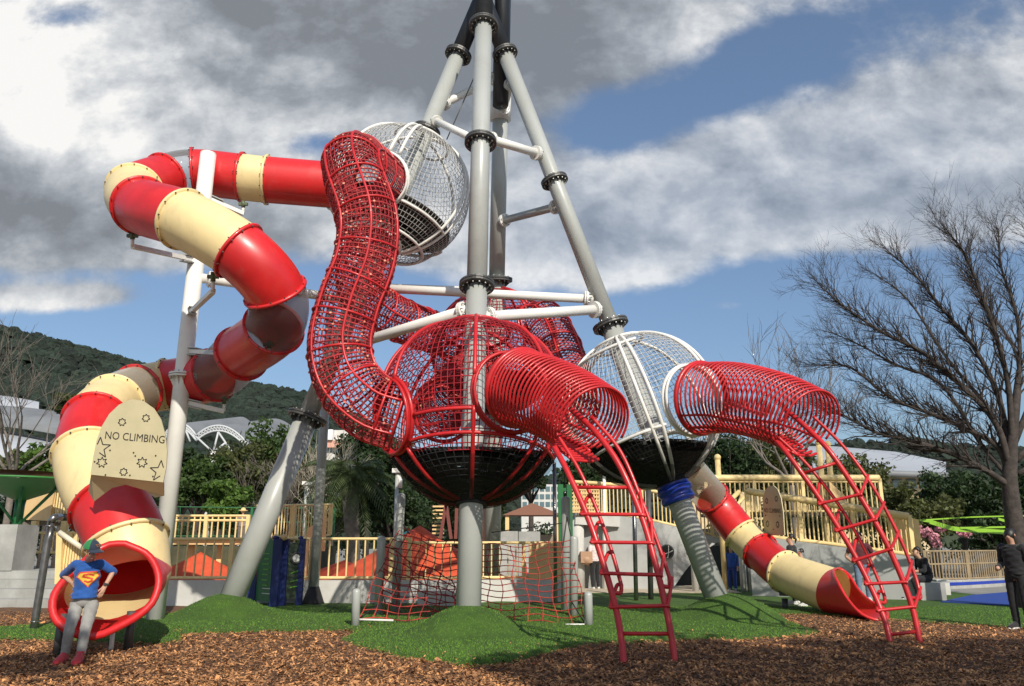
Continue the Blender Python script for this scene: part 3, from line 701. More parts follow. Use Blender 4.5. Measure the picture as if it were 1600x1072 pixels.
# slide support post and its arms
pb = gnd(243, 962); pb = Vector((aty(243, 958, 15.8).x, 15.8, 0)); pt_ = aty(325.5, 241, 15.9)
post = MB().tube([pb-Vector((0, 0, .1)), pt_], [.165, .165], 36).build('slide_support_post', WHITE, TW)
MB().disc(pt_, (pt_-pb).normalized(), .166, .03, 30).build('post_cap', WHITE, post)
def post_at(py):
    lo, hi = 0., 1.2
    for _ in range(40):
        t = (lo+hi)/2; p = pb.lerp(pt_, t); D = p.y*CT+(p.z-HC)*ST; y = 536-F*(-p.y*ST+(p.z-HC)*CT)/D
        if y > py: lo = t
        else: hi = t
    return p
c = post_at(585); d = (pt_-pb).normalized(); f = MB(); f.disc(c, d, .27, .03, 28); f.disc(c-d*.05, d, .27, .03, 28)
for j in range(12):
    X, Y = perp(d); e = math.cos(j*.5236)*X+math.sin(j*.5236)*Y; f.tube([c+e*.22-d*.12, c+e*.22+d*.05], .016, 6, 1)
    f.add([c+e*.165-d*.07, c+e*.26-d*.07, c+e*.165-d*.25], [(0, 1, 2)], 0)
f.build('post_flange', [WHITE, BOLT], post)
for py0, p1, stub in ((407, (207, 385, 15.0), 22), (489, (333, 455, 14.3), 30), (549, (420, 555, 15.0), 22), (627, (350, 643, 16.3), 24), (307, (380, 334, 17.7), 20)):
    a = post_at(py0); b = at(*p1); arm = MB().bar(a, b, .085, .085).build('slide_arm', WHITE, post)
    s_ = MB(); t = at(p1[0], p1[1]-stub, p1[2]); s_.tube([b, b.lerp(t, .6)], .032, 10, 0); s_.tube([b.lerp(t, .5), t], .045, 10, 1); s_.bar(b.lerp(t, .75)-Vector((.1, 0, 0)), b.lerp(t, .75)+Vector((.1, 0, 0)), .06, .06, 1); s_.build('pipe_clamp', [WHITE, GREENC], arm)
    k = MB(); dd = (b-a).normalized(); 
    for z in (-.07, .07): k.bar(a+dd*.12+Vector((0, 0, z)), a+dd*.42+Vector((0, 0, z)), .16, .02)
    k.build('bracket', GREY, arm)
brace(post_at(433), on_leg('L', 470), .10)
# padded blue wrap and shields
pR = on_leg('R', 766); dR = leg_dir('R'); m = MB(); prof = []
for i in range(19):
    t = i/18; prof.append((pR+dR*(t-.5)*.52, .33+.018*math.sin(t*math.pi*5)+.03*math.sin(math.pi*t)))
m.tube([p for p, _ in prof], [r for _, r in prof], 30); m.build('blue_padding', BLUE, legR)
c = on_leg('F', 786); m = MB(); m.disc(c, leg_dir('F'), .27, .10, 30); m.build('sphere_base_collar', RUB, sF)
c = on_leg('R', 752); m = MB(); m.disc(c, dR, .36, .12, 30); m.build('sphere_base_collar', RUB, sR)
c = on_leg('L', 205); m = MB(); m.disc(c, leg_dir('L'), .33, .12, 30); m.build('sphere_top_collar', DARK, sW)
# ---- no climbing boards
def text_mesh(s_, size, ext=.0):
    cu = bpy.data.curves.new('t', 'FONT'); cu.body = s_; cu.size = size; cu.align_x = 'CENTER'; cu.align_y = 'CENTER'; cu.extrude = ext; cu.resolution_u = 3
    ob = bpy.data.objects.new('t', cu); COL.objects.link(ob); dg = bpy.context.evaluated_depsgraph_get(); me = bpy.data.meshes.new_from_object(ob.evaluated_get(dg))
    V = [tuple(v.co) for v in me.vertices]; Fc = [tuple(p.vertices) for p in me.polygons]
    bpy.data.objects.remove(ob); bpy.data.curves.remove(cu); bpy.data.meshes.remove(me); return V, Fc
def plate(mb, pts, nrm, th, mi=0):       # flat board of a given outline, with thickness
    n = len(pts); nrm = Vector(nrm).normalized(); V = [Vector(p) for p in pts]+[Vector(p)-nrm*th for p in pts]
    mb.add(V, [tuple(range(n)), tuple(range(2*n-1, n-1, -1))]+[(i, i+n, (i+1) % n+n, (i+1) % n) for i in range(n)], mi)
def star(n, r1, r2, wd, rot=0):          # outline star as closed strip (local 2-D)
    o = []; 
    for i in range(2*n): 
        r = r1 if i % 2 == 0 else r2; a = rot+math.pi*i/n; o.append((r*math.sin(a), r*math.cos(a)))
    return o
def board(C, right, upv, scale, outline, stars, txt, txtpos, tsize, parent, fold=None, dots=()):
    right = Vector(right).normalized(); upv = (Vector(upv)-right*Vector(upv).dot(right)).normalized(); nr = right.cross(upv); nr = nr if nr.dot(C-Vector((0, 0, HC))) < 0 else -nr
    loc = lambda x, y, z=0: C+(right*x+upv*y)*scale+nr*z
    mb = MB(); plate(mb, [loc(x, y) for x, y in outline], nr, .022, 0)
    if fold:
        for poly in fold: 
            P = [loc(x, y, -.022-zz) for x, y, zz in poly]; plate(mb, P, nr, .02, 2)
    for (x, y, n, r1, r2, w_) in stars:
        S = star(n, r1, r2, w_); inside = [(x+a, y+b) for a, b in S]
        m_ = len(S)
        for i in range(m_):
            a = inside[i]; b = inside[(i+1) % m_]
            if max(a[0], b[0]) > max(o[0] for o in outline)-.02 or min(a[0], b[0]) < min(o[0] for o in outline)+.02: continue
            mb.bar(loc(a[0], a[1], .002), loc(b[0], b[1], .002), w_*scale, .004, 1, up=nr)
    for x, y in dots: mb.disc(loc(x, y, .003), nr, .012*scale, .01, 8, 1)
    V, Fc = text_mesh(txt, tsize); ca, sa = math.cos(R_(-3)), math.sin(R_(-3))
    mb.add([loc(txtpos[0]+(v[0]*ca-v[1]*sa)*.86, txtpos[1]+v[0]*sa+v[1]*ca, .004) for v in V], Fc, 1)
    mb.build('no_climbing_board', [BOARD, INK, BOARD], parent)
def to_local(px, py): return ((px-204)/100, (690-py)/100)
D0 = 11.4; C0 = at(204, 690, D0); sc = 100*D0/F
Cr = (at(304, 692, D0+.05)-C0); Cu = at(202, 590, D0+.10)-C0
ol = [to_local(*p) for p in [(147, 742), (149, 715), (152, 690), (158, 668), (168, 648), (182, 633), (200, 624), (218, 626), (236, 638), (248, 655), (256, 678), (261, 705), (261, 730), (258, 752)]]
st = [(*to_local(189, 660), 7, .062, .04, .012), (*to_local(225, 653), 7, .062, .04, .012), (*to_local(158, 701), 5, .17, .07, .014), (*to_local(163, 723), 7, .085, .045, .012), (*to_local(224, 722), 7, .085, .045, .012), (*to_local(197, 737), 7, .062, .04, .012), (*to_local(253, 735), 5, .17, .07, .014)]
fold = [[(*to_local(147, 742), 0), (*to_local(258, 752), 0), (*to_local(250, 775), .25), (*to_local(236, 778), .25), (*to_local(218, 764), .2), (*to_local(196, 757), .18), (*to_local(170, 764), .2), (*to_local(140, 786), .3), (*to_local(130, 770), .3)]]
board(C0, Cr, Cu, sc, ol, st, 'NO CLIMBING', to_local(210.5, 684), .168, slA, fold, [to_local(*p) for p in ((174, 704), (210, 707), (244, 711), (170, 742), (207, 742), (152, 722), (242, 743), (213, 712))])
D1 = 18.6; C1 = at(1207, 800, D1)
ol = [(-.34, -.40), (-.34, .1), (-.30, .28), (-.2, .40), (-.05, .46), (.1, .45), (.22, .38), (.32, .22), (.36, 0), (.36, -.40)]
ol = [(x, y) for x, y in ol]
board(C1, Vector((.19, -.98, 0)), Vector((0.02, 0, 1)), 1.32, ol, [(-.18, .2, 7, .05, .033, .01), (.16, .22, 7, .05, .033, .01), (-.2, -.2, 7, .06, .033, .01), (.15, -.22, 7, .06, .033, .01)], 'NO CLIMBING', (0, .02), .11, slB, None, [(-.25, -.05), (.25, -.08), (0, -.3)])
# ------------------------------------------------------------------ rope net climber round the front leg
NETC = thing('rope_net_climber', 'sagging red rope net strung between grey posts around the front leg', 'climbing net', gnd(740, 985))
def npost(px, pt, pb_, Yd, r=.075, lean=None):
    b = aty(px if lean is None else lean, pb_, Yd); b.z = -.05; t = aty(px, pt, Yd); mb = MB()
    d = (t-b).normalized(); mb.tube([b, t, t+d*.03, t+d*.05, t+d*.06], [r, r, r*.9, r*.6, r*.15], 18)
    mb.build('post', GREY if pb_ else GREY, NETC); return b, t
Pn = {}
Pn['a'] = npost(557, 925, 982, 14.6, .075, 555); Pn['b'] = npost(596, 842, 962, 16.9, .085, 591); Pn['c'] = npost(627, 775, 957, 17.5, .09, 617)
Pn['d'] = npost(884, 780, 948, 17.8, .10, 884); Pn['e'] = npost(897, 842, 966, 16.6, .085, 896); Pn['f'] = npost(919, 930, 979, 14.8, .075, 920)
def net_sheet(cors, nu, nv, sag, r, mt, name, label=None, depth=(0, 0, 0)):
    a, b, c, d = [Vector(p) for p in cors]      # bottom-left, bottom-right, top-right, top-left
    def pt(u, v):
        p = a.lerp(b, u).lerp(d.lerp(c, u), v); s_ = math.sin(math.pi*u)
        p = p+Vector((0, 0, -sag*s_*(v**.7)))+Vector(depth)*s_*(1-.5*v)
        p += Vector((math.sin(u*9+v*14)*.03, 0, math.sin(u*13+v*5)*.03)); return p
    mb = MB()
    for i in range(nu+1): mb.tube([pt(i/nu, v/16) for v in range(17)], r, 5, 0)
    for j in range(nv+1): mb.tube([pt(u/30, j/nv) for u in range(31)], r, 5, 0)
    for i in range(nu+1):
        for j in range(nv+1):
            p = pt(i/nu, j/nv); mb.ball(p, r*2, 0, 6)
    o = mb.build(name, mt, NETC); 
    if label: tag(o, label)
G = lambda p, z: Vector((p[0].x, p[0].y, z))
bl = aty(560, 968, 14.6); br = aty(915, 976, 14.8); mid = aty(745, 966, 15.4)
net_sheet([bl, aty(744, 972, 15.4), aty(744, 848, 17.4), aty(624, 822, 17.5)], 10, 13, .12, .0095, ROPEO, 'net', depth=(0, .3, 0))
net_sheet([aty(744, 972, 15.4), br, aty(893, 842, 17.2), aty(744, 848, 17.4)], 8, 13, .10, .0095, ROPEO, 'net', depth=(0, .3, 0))
net_sheet([aty(600, 962, 16.8), aty(712, 966, 16.4), aty(708, 905, 17.3), aty(597, 850, 16.9)], 5, 6, .05, .011, ROPE, 'net')
for p, q in ((aty(622, 858, 17.4), Pn['b'][1]-Vector((0, 0, .15))), (aty(625, 812, 17.5), aty(640, 835, 17.4)), (br, aty(893, 940, 16.6)), (bl, aty(590, 945, 16.8)), (aty(893, 842, 17.2), Pn['d'][1]-Vector((0, 0, .3))), (aty(768, 832, 17.5), Pn['d'][1]-Vector((0, 0, .5)))):
    MB().tube([p, q], .013, 6).build('guy_rope', ROPED, NETC)
MB().tube([bl, bl+Vector((.6, .05, -.02))], .018, 8).build('shackle', WHITE, NETC); MB().tube([br-Vector((.35, 0, 0)), br+Vector((.05, 0, 0))], .018, 8).build('shackle', WHITE, NETC)
# ------------------------------------------------------------------ poles and play panels
def pole(px0, py0, px1, py1, Y, r, label, cat='pole', name='pole', mt=None, extra=None):
    b = aty(px0, py0, Y); b.z = max(b.z-.05, -.05); t = aty(px1, py1, Y+.0); th = thing(name, label, cat, (b.x, b.y, 0))
    MB().tube([b, t], r, 20).build('shaft', mt or GREY, th)
    if extra: extra(th, b, t)
    else: MB().ball(t, r*1.02, n=14).build('cap', mt or GREY, th)
    return th
def cone_base(th, b, t):
    MB().tube([Vector((b.x, b.y, -.03)), Vector((b.x, b.y, .10)), Vector((b.x, b.y, .42))], [.30, .24, .125], 24).build('base_cover', RUB, th)
    MB().tube([Vector((b.x, b.y, -.04)), Vector((b.x, b.y, .02))], .42, 24).build('base_plate', RUB, th)
pole(489, 944, 517, 480, 19.8, .115, 'tall grey pole with a black rubber foot behind the left leg', 'pole', 'lamp_pole', GREY, cone_base)
pole(868, 938, 866, 725, 19.2, .045, 'thin steel pole right of the rope net', 'pole', 'pole', STEEL)
pole(994, 938, 990, 762, 21, .055, 'left one of two thin steel poles in front of the grey wall', 'pole', 'pole', STEEL, None)
pole(1017, 936, 1013, 765, 21.4, .07, 'right, darker one of two poles in front of the grey wall', 'pole', 'pole', DARK, None)
pole(945, 930, 944, 735, 26, .05, 'thin white pole under the front ladder top', 'pole', 'pole', WHITE, None)
pp = thing('play_panel_screen', 'green and dark play panels between navy posts beside the left leg', 'play panel', aty(430, 948, 19.3))
def ppost(px, pyb, pyt, Y, mt=NAVY, w_=.17):
    b = aty(px, pyb, Y); t = aty(px, pyt, Y); mb = MB(); mb.box(((b.x+t.x)/2, Y, (b.z+t.z)/2), (w_, w_, t.z-b.z)); mb.tube([(t.x, Y, t.z), (t.x, Y, t.z+.05), (t.x, Y, t.z+.07)], [w_*.5, w_*.45, w_*.1], 4, 0); mb.build('post', mt, pp)
ppost(396, 952, 850, 19.6); ppost(431, 955, 842, 18.9); ppost(443, 952, 842, 19.2); ppost(470, 950, 842, 19.4, NAVY, .13)
def ppanel(px0, px1, pyt, pyb, Y0, Y1, mt, name, hole=None):
    a = aty(px0, pyb, Y0); b = aty(px1, pyb, Y1); t = aty(px0, pyt, Y0); h = t.z-a.z; d = (b-a); d.z = 0; pts = []
    n = 12
    pts += [a, a+d]
    for i in range(n+1):
        u = 1-i/n; pts.append(a+d*u+Vector((0, 0, h*(.86+.14*math.sqrt(max(0, 1-(2*u-1)**4))))))
    mb = MB(); nr = Vector((d.y, -d.x, 0)).normalized(); nr = nr if nr.y < 0 else -nr; plate(mb, pts, nr, .03)
    fd = d.normalized()
    if hole:
        c = a+d*.55+Vector((0, 0, h*.72))+nr*.02; mb.ring(c, nr, .12, .022, 24, 8, 3); mb.disc(c, nr, .09, .012, 24, 2)
        for z in (.45, .3, .2): mb.bar(a+d*.25+nr*.012+Vector((0, 0, h*z)), a+d*.75+nr*.012+Vector((0, 0, h*z*1.1)), .012, .02, 1)
    else:
        for z in np.linspace(.25, .75, 7): mb.bar(a+d*(.3+.05*math.sin(z*30))+nr*.012+Vector((0, 0, h*z)), a+d*.6+nr*.012+Vector((0, 0, h*z)), .012, .02, 1)
        for z in (.12, .2): mb.bar(a+d*.35+nr*.012+Vector((0, 0, h*z)), a+d*.9+nr*.012+Vector((0, 0, h*z)), .012, .015, 2)
    mb.build(name, [mt, mat('lime_print', (.15, .45, .05), .5), WHITE, DARK], pp)
ppanel(399, 429, 841, 938, 19.5, 18.9, GREENP, 'green_panel'); ppanel(446, 468, 848, 936, 19.2, 19.4, mat('olive_panel', (.05, .075, .045), .5, var=.3), 'round_hole_panel', True)
for s_, px_ in ((1, 430), (1, 443)):
    q = aty(px_, 842, 19); MB().ball((q.x, q.y, q.z+.03), .09, 0, 12, (1, 1, .8)).build('yellow_cap', YELP, pp)
# steel gateway pipe on the left
th = thing('bent_steel_pipe', 'shiny bent steel pipe standing in the mulch left of the slide mouth', 'pipe', gnd(52, 985)+Vector((0, 0, 0)))
b = gnd(52, 986); t = aty(80, 815, b.y); c = aty(84, 809, b.y); e = aty(128, 809, b.y+1.6)
MB().tube(spline([b-Vector((0, 0, .1)), b.lerp(t, .5), t], 3)[:-1]+spline([t, c+Vector((0.01, 0, 0.0)), aty(94, 808, b.y+.3)], 4), 0.062, 20).build('upright', STEEL, th)
MB().tube([aty(94, 808, b.y+.3), e], 0.062, 18).build('crossbar', STEEL, th); MB().ring(aty(78, 822, b.y), (t-b), 0.062, .014, 24, 6).build('joint_ring', STEEL, th); MB().ring(b+Vector((0, 0, .15)), (t-b), 0.062, .012, 24, 6).build('joint_ring', STEEL, th)
# ------------------------------------------------------------------ railings
def railing(name, label, pts, h, sp=.14, every=8, rails=(.08, 1.0), mt=None, cat='railing', group=None, r=.018, rr=.035, post=.05, lift=0, posts=True, rb=None, flat=False):
    mt = mt or YEL; pts = [Vector(p) for p in pts]; th = thing(name, label, cat, pts[0], group); P = resample(pts, sp); mb = MB()
    if isinstance(h, (int, float)): hh = [h]*len(P)
    else: hh = [h[0]+(h[1]-h[0])*i/(len(P)-1) for i in range(len(P))]
    for i, p in enumerate(P):
        if flat: mb.box((p.x, p.y, p.z+lift+hh[i]*.5), (r*2, r*2, hh[i]*.96))
        else: mb.tube([p+Vector((0, 0, lift+hh[i]*rails[0])), p+Vector((0, 0, lift+hh[i]*rails[-1]))], r, 5, caps=False)
    mb.build('balusters', mt, th)
    for q in rails: MB().tube([p+Vector((0, 0, lift+hh[i]*q)) for i, p in enumerate(P)], rb if (rb and q == rails[-1]) else rr, 8).build('rail', mt, th)
    if posts:
        for i in sorted(set(list(range(0, len(P), every))+[len(P)-1])):
            p = P[i]; MB().box((p.x, p.y, p.z+(hh[i]+.03)/2+lift*.5), (post*2, post*2, hh[i]+.03+lift)).build('post', mt, th)
    return th
def wall(name, label, a, b, z0, z1, th_=.3, mt=None, cat='wall', cap=None, z1b=None, org=None):
    a = Vector(a); b = Vector(b); z1b = z1 if z1b is None else z1b; d = (b-a); d.z = 0; nr = Vector((-d.y, d.x, 0)).normalized(); nr = nr if nr.y > 0 else -nr
    V = []
    for p, zt in ((a, z1), (b, z1b)):
        for q in (0, th_):
            for z in (z0, zt): V.append((p.x+nr.x*q, p.y+nr.y*q, z))
    mb = MB().add(V, [(0, 4, 5, 1), (2, 3, 7, 6), (1, 5, 7, 3), (0, 1, 3, 2), (4, 6, 7, 5), (0, 2, 6, 4)], 0)
    o = mb.build(name, mt or CONCW); tag(o, label, cat); ORG[o.name] = Vector(o.location)
    if cap:
        m2 = MB(); e = d.normalized()*.03; m2.bar(a-e+nr*th_/2+Vector((0, 0, z1-a.z+.03)), b+e+nr*th_/2+Vector((0, 0, z1b-b.z+.03)), th_+.08, .055); m2.build('coping', cap, o)
    return o
YW = 20.0
zt = aty(560, 907, YW).z
wl = wall('low_wall', 'long low pale wall below the yellow railing behind the left leg', aty(236, 945, YW), aty(716, 945, YW), -.1, zt, .3, CONCW)
wall('low_wall', 'grey kerb wall with an apricot panel above it, behind the rope net', aty(722, 945, YW), aty(893, 940, YW+.6), -.1, zt, .3, CONCW)
X = lambda px, Y, py=850: aty(px, py, Y).x
V3 = lambda px, Y, z: Vector((X(px, Y), Y, z))
railing('yellow_railing', 'yellow slatted railing on the low wall, seen behind the left leg and poles', [V3(238, 20.15, zt), V3(640, 20.15, zt)], aty(560, 842, 20.15).z-zt, .22, 9, (.06, 1.0), r=.022, rr=.035)
railing('yellow_railing', 'yellow slatted railing on the low wall right of the front leg', [V3(640, 20.2, zt), V3(893, 20.7, zt)], aty(720, 848, 20.15).z-zt, .2, 7, (.06, 1.0))
# ramp behind
zr0 = aty(400, 842, 23.5).z; zr1 = aty(300, 806, 23.5).z
railing('yellow_railing', 'yellow ramp railing seen above the lower one left of the left leg', [V3(225, 23.5, zr0), V3(385, 23.5, zr0)], zr1-zr0, .17, 10, (.0, .80, 1.0), r=.024)
railing('yellow_railing', 'yellow railing sloping down toward the corner post behind the tall pole', [V3(400, 24, zr0-.05), V3(515, 27.5, zr0+.15)], 1.0, .14, 12, (.0, 1.0), r=.02)
rp = thing('ramp_deck', 'yellow sided ramp deck behind the low wall railing', 'ramp', V3(380, 23.6, 0))
m = MB(); m.box(((X(225, 23.9)+X(400, 23.9))/2, 24.1, zr0-.1), (X(400, 23.9)-X(225, 23.9), 1.0, .12)); m.build('deck', YELP, rp)
m = MB(); plate(m, [V3(478, 24.6, zr0-.35), V3(508, 24.6, zr0-.35), V3(508, 24.6, zr0+.65), V3(478, 24.6, zr0+.30)], (0, -1, 0), .06); m.build('end_panel', YELP, rp)
for px_ in (255, 300, 345, 395, 430, 478): m = MB(); m.box((X(px_, 24.2), 24.2, zr0/2), (.14, .14, zr0)); m.build('support', YEL, rp)
# orange rubber mounds
def omound(px, Y, rx, ry, h, label):
    c = V3(px, Y, 0); V, Fc = grid_mesh(-rx, rx, -ry, ry, .1, lambda A_, B2_: h*np.clip(1-np.hypot(A_/rx, B2_/ry), 0, 1)**1.05*(1+.05*wob(A_, B2_, 1.5, 8))-.06)
    V = V+np.array(c); tag(MB().add(V, Fc, 0, True).build('rubber_mound', ORANGE, org=c), label, 'play mound')
omound(655, 24, 3.6, 2.6, 2.0, 'peaked orange rubber mound behind the rope net'); omound(540, 25, 2.8, 1.8, 1.0, 'low orange rubber slope left of the peaked mound'); omound(315, 23.0, 2.6, 1.6, 1.25, 'orange rubber mound behind the railing right of the slide post')
m = MB(); m.box((X(500, 27.5), 28.5, -.0), (26, 9, .10)); tag(m.build('plaza', mat('sand_paving', (.50, .42, .30), .9, var=.2)), kind='structure')
# apricot panel at the right of the net
m = MB(); plate(m, [V3(826, 20.4, zt), V3(888, 20.6, zt), V3(888, 20.6, 1.42), V3(826, 20.4, 1.42)], (0, -1, 0), .08); tag(m.build('apricot_screen', YELP), 'plain apricot screen panel at the right end of the low wall', 'panel')
# ------------------------------------------------------------------ left deck, steps, umbrella
st_ = thing('concrete_steps', 'wide grey concrete steps behind the bent steel pipe', 'steps', V3(30, 19, 0))
for i in range(4):
    m = MB(); z = .19*(i+1); y0 = 18.9+i*.55; m.box(((X(-60, 19)+X(100, 19))/2-1, (y0+22.5)/2, z/2), (X(100, 19)-X(-60, 19)+2, 22.5-y0, z)); m.build('step', CONC, st_)
ztop = .76
m = MB(); c = V3(10, 20.7, 0); m.box((c.x-.15, 21.0, (aty(20, 826, 20.7).z+ztop)/2+.05), (.95, .95, aty(20, 826, 20.7).z-ztop+.1)); tag(m.build('concrete_block', CONC), 'square concrete plinth under the green parasol', 'plinth')
um = thing('parasol_canopy', 'green and dark red mushroom canopy at the left edge', 'canopy', V3(22, 21, aty(20, 826, 20.7).z))
c = V3(22, 21, 0); zc0 = aty(20, 826, 21).z; zc1 = aty(20, 782, 21).z; zc2 = aty(20, 738, 21).z
MB().tube([(c.x, 21, zc0), (c.x, 21, zc1+.1)], .12, 16).build('post', GREENP, um)
for a in range(6):
    e = Vector((math.cos(a*1.047), math.sin(a*1.047), 0)); MB().tube([(c.x+e.x*.1, 21+e.y*.1, zc1-.55), (c.x+e.x*.9, 21+e.y*.9, zc1+.34)], .035, 8).build('strut', GREENP, um)
m = MB(); n = 36; V = [(c.x, 21, zc1-.05)]; 
for j in range(n): a = 6.283*j/n; V.append((c.x+1.35*math.cos(a), 21+1.35*math.sin(a), zc1+.52+.04*math.cos(3*a)))
m.add(V, [(0, 1+j, 1+(j+1) % n) for j in range(n)], 0, True); m.ring((c.x, 21, zc1+.52), (0, 0, 1), 1.35, .03, 36, 6, 0)
V = [(c.x-.2, 21.3, zc2+.0)]; 
for j in range(n): a = 6.283*j/n; V.append((c.x-.35+1.2*math.cos(a), 21.3+1.2*math.sin(a), zc1+.72))
m.build('canopy', GREENU, um); MB().add(V, [(0, 1+j, 1+(j+1) % n) for j in range(n)], 0, True).build('upper_canopy', REDU, um)
dk = thing('raised_play_deck', 'raised yellow play deck with an apricot side panel behind the slide', 'play deck', V3(70, 24, 0))
zd = aty(60, 812, 24).z; zdt = aty(60, 774, 24).z
m = MB(); plate(m, [V3(27, 24, zd), V3(72, 23.4, zd-.05), V3(74, 23.4, zdt+.12), V3(33, 24, zdt)], (0, -1, 0), .06); m.build('side_panel', YELP, dk)
m = MB(); m.box(((X(27, 24)+X(160, 24))/2, 24.9, zd-.1), (X(160, 24)-X(27, 24), 1.8, .1)); m.build('deck', BARKG, dk)
for px_ in (40, 66, 112, 150): m = MB(); m.box((X(px_, 24), 23.5, (zd+.6)/2), (.15, .15, zd-.7)); m.build('support', YEL, dk)
mb = MB(); 
for px_ in np.arange(76, 165, 4.3): mb.box((X(px_, 23.5), 23.5, (zd+zdt)/2+.08), (.04, .04, zdt-zd+.1))
mb.build('balusters', YEL, dk)
for z in (zd, zdt+.12): MB().tube([V3(74, 23.45, z), V3(165, 23.45, z)], .04, 8).build('rail', YEL, dk)
railing('yellow_railing', 'low yellow railing under the raised deck at the left', [V3(38, 22.6, .75), V3(118, 22.6, .75)], .95, .16, 8, (.45, 1.0))
gt = thing('yellow_gate', 'slanting yellow slatted gate directly left of the slide mouth', 'gate', V3(100, 17.5, 0))
mb = MB()
for i in range(8):
    f = i/7; p = V3(96+30*f, 17.6, 0); z1 = aty(96+30*f, 838+15*f, 17.6).z; z0 = aty(96, 910, 17.6).z; mb.bar((p.x, 17.6, z0), (p.x, 17.6, z1), .035, .05, up=(0, 1, 0))
mb.build('slats', YEL, gt)
MB().tube([aty(93, 832, 17.5), aty(130, 858, 17.4)], .055, 12).build('handrail', mat('cream_rail', (.72, .66, .50), .4), gt); MB().bar(aty(95, 832, 17.55), aty(92, 912, 17.55), .12, .12, up=(0, 1, 0)).build('post', YEL, gt)
# ------------------------------------------------------------------ right-hand ship-like deck and its walls
hz = thing('ship_wall', 'grey rendered play wall with a round porthole and dark arched opening', 'wall', V3(1040, 27, 0))
YS = 26.6; zb = 0
def roof_line(px): return aty(px, np.interp(px, [893, 930, 960, 1000, 1060, 1110, 1165], [800, 803, 806, 812, 826, 838, 856]), YS).z
pxs = list(range(893, 1168, 6)); V = []
for px_ in pxs:
    Yv = YS+.35*math.sin((px_-893)/275*math.pi)*-2; V += [(X(px_, YS), Yv, -.1), (X(px_, YS), Yv, roof_line(px_))]
def hole_z(px):   # dark arched opening
    if px < 1043: return 0
    return max(0, aty(px, np.interp(px, [1043, 1060, 1085, 1115, 1140, 1168], [916, 893, 866, 848, 842, 848]), YS).z)
V = []; 
for px_ in pxs:
    Yv = YS-.7*math.sin((px_-893)/275*math.pi); V += [(X(px_, YS), Yv, hole_z(px_)-.1*(hole_z(px_) == 0)), (X(px_, YS), Yv, roof_line(px_))]
n = len(pxs); V2 = [(x, y+.3, z) for x, y, z in V]; nn_ = len(V)
mb = MB().add(V+V2, [(2*i, 2*i+2, 2*i+3, 2*i+1) for i in range(n-1)]+[(nn_+2*i, nn_+2*i+1, nn_+2*i+3, nn_+2*i+2) for i in range(n-1)]+[(2*i+1, 2*i+3, nn_+2*i+3, nn_+2*i+1) for i in range(n-1)]+[(2*i, nn_+2*i, nn_+2*i+2, 2*i+2) for i in range(n-1)], 0)
mb.build('wall_panel', SHIPW, hz)
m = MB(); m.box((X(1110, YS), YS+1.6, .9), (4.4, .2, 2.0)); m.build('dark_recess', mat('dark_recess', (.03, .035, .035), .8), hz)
c = aty(1042, 862, YS-.75); m = MB(); m.disc(c, (0, 1, 0), .21, .06, 28, 0); m.ring(c-Vector((0, .03, 0)), (0, 1, 0), .20, .025, 28, 6, 1)
for a0 in (.5, 1.6): m.tube(spline([c+Vector((-.19*math.cos(a0), -.05, -.19*math.sin(a0))), c+Vector((.04, -.05, -.03)), c+Vector((.19*math.cos(a0-.3), -.05, .19*math.sin(a0-.3)))], 4), .012, 5, 2)
m.build('porthole', [mat('dark_glass', (.02, .02, .02), .2), DARK, WHITE], hz)
m = MB(); m.bar(V3(899, 26.2, aty(900, 805, 26.2).z)+Vector((0, 0, -.12)), V3(968, 26.2, aty(960, 809, 26.2).z)+Vector((0, 0, -.12)), .5, .34); m.build('lintel', CONCW, hz)
for px_ in (903,): MB().tube([V3(px_, 26.2, 0), V3(px_, 26.2, 2.2)], .2, 20).build('column', CONCW, hz)
for px_, l in ((1083, ''), (1158, ''), (1168, '')): 
    MB().tube([V3(px_, 24.6, 0), V3(px_, 24.6, 1.9)], .10 if px_ != 1168 else .07, 18).build('column', CONCW, hz)
# curved railings on it
pts = [Vector((X(px_, YS), YS-.6*math.sin((px_-893)/275*math.pi)+.1, roof_line(px_))) for px_ in range(893, 1160, 12)]
railing('yellow_deck_railing', 'yellow slatted railing along the top of the porthole wall', pts, .98, .13, 9, (.05, 1.0), r=.022, rr=.04, rb=.06, cat='railing')
gr_ = thing('green_play_frame', 'dark green play frame left of the porthole wall', 'play frame', V3(885, 25, 0))
for px_ in (877, 891):
    MB().bar(V3(px_, 25, 0), V3(px_, 25, aty(884, 757, 25).z), .16, .16, up=(0, 1, 0)).build('post', GREENP, gr_)
for py_ in (765, 785, 805): MB().bar(V3(877, 25, aty(884, py_, 25).z), V3(891, 25, aty(884, py_, 25).z), .08, .1).build('crosspiece', GREENP, gr_)
# pierced apricot panel by the frame
m = MB(); z0 = aty(900, 800, 25.8).z; z1 = aty(900, 765, 25.8).z
for i in range(7): m.bar(V3(894, 25.8, z0+(z1-z0)*i/6), V3(938, 25.8, z0+(z1-z0)*i/6), .04, .05)
for i in range(12): m.bar(V3(894+4*i, 25.82, z0), V3(894+4*i, 25.82, z1), .04, .05, up=(0, 1, 0))
tag(m.build('lattice_screen', YELP), 'apricot lattice screen beside the green play frame', 'screen')
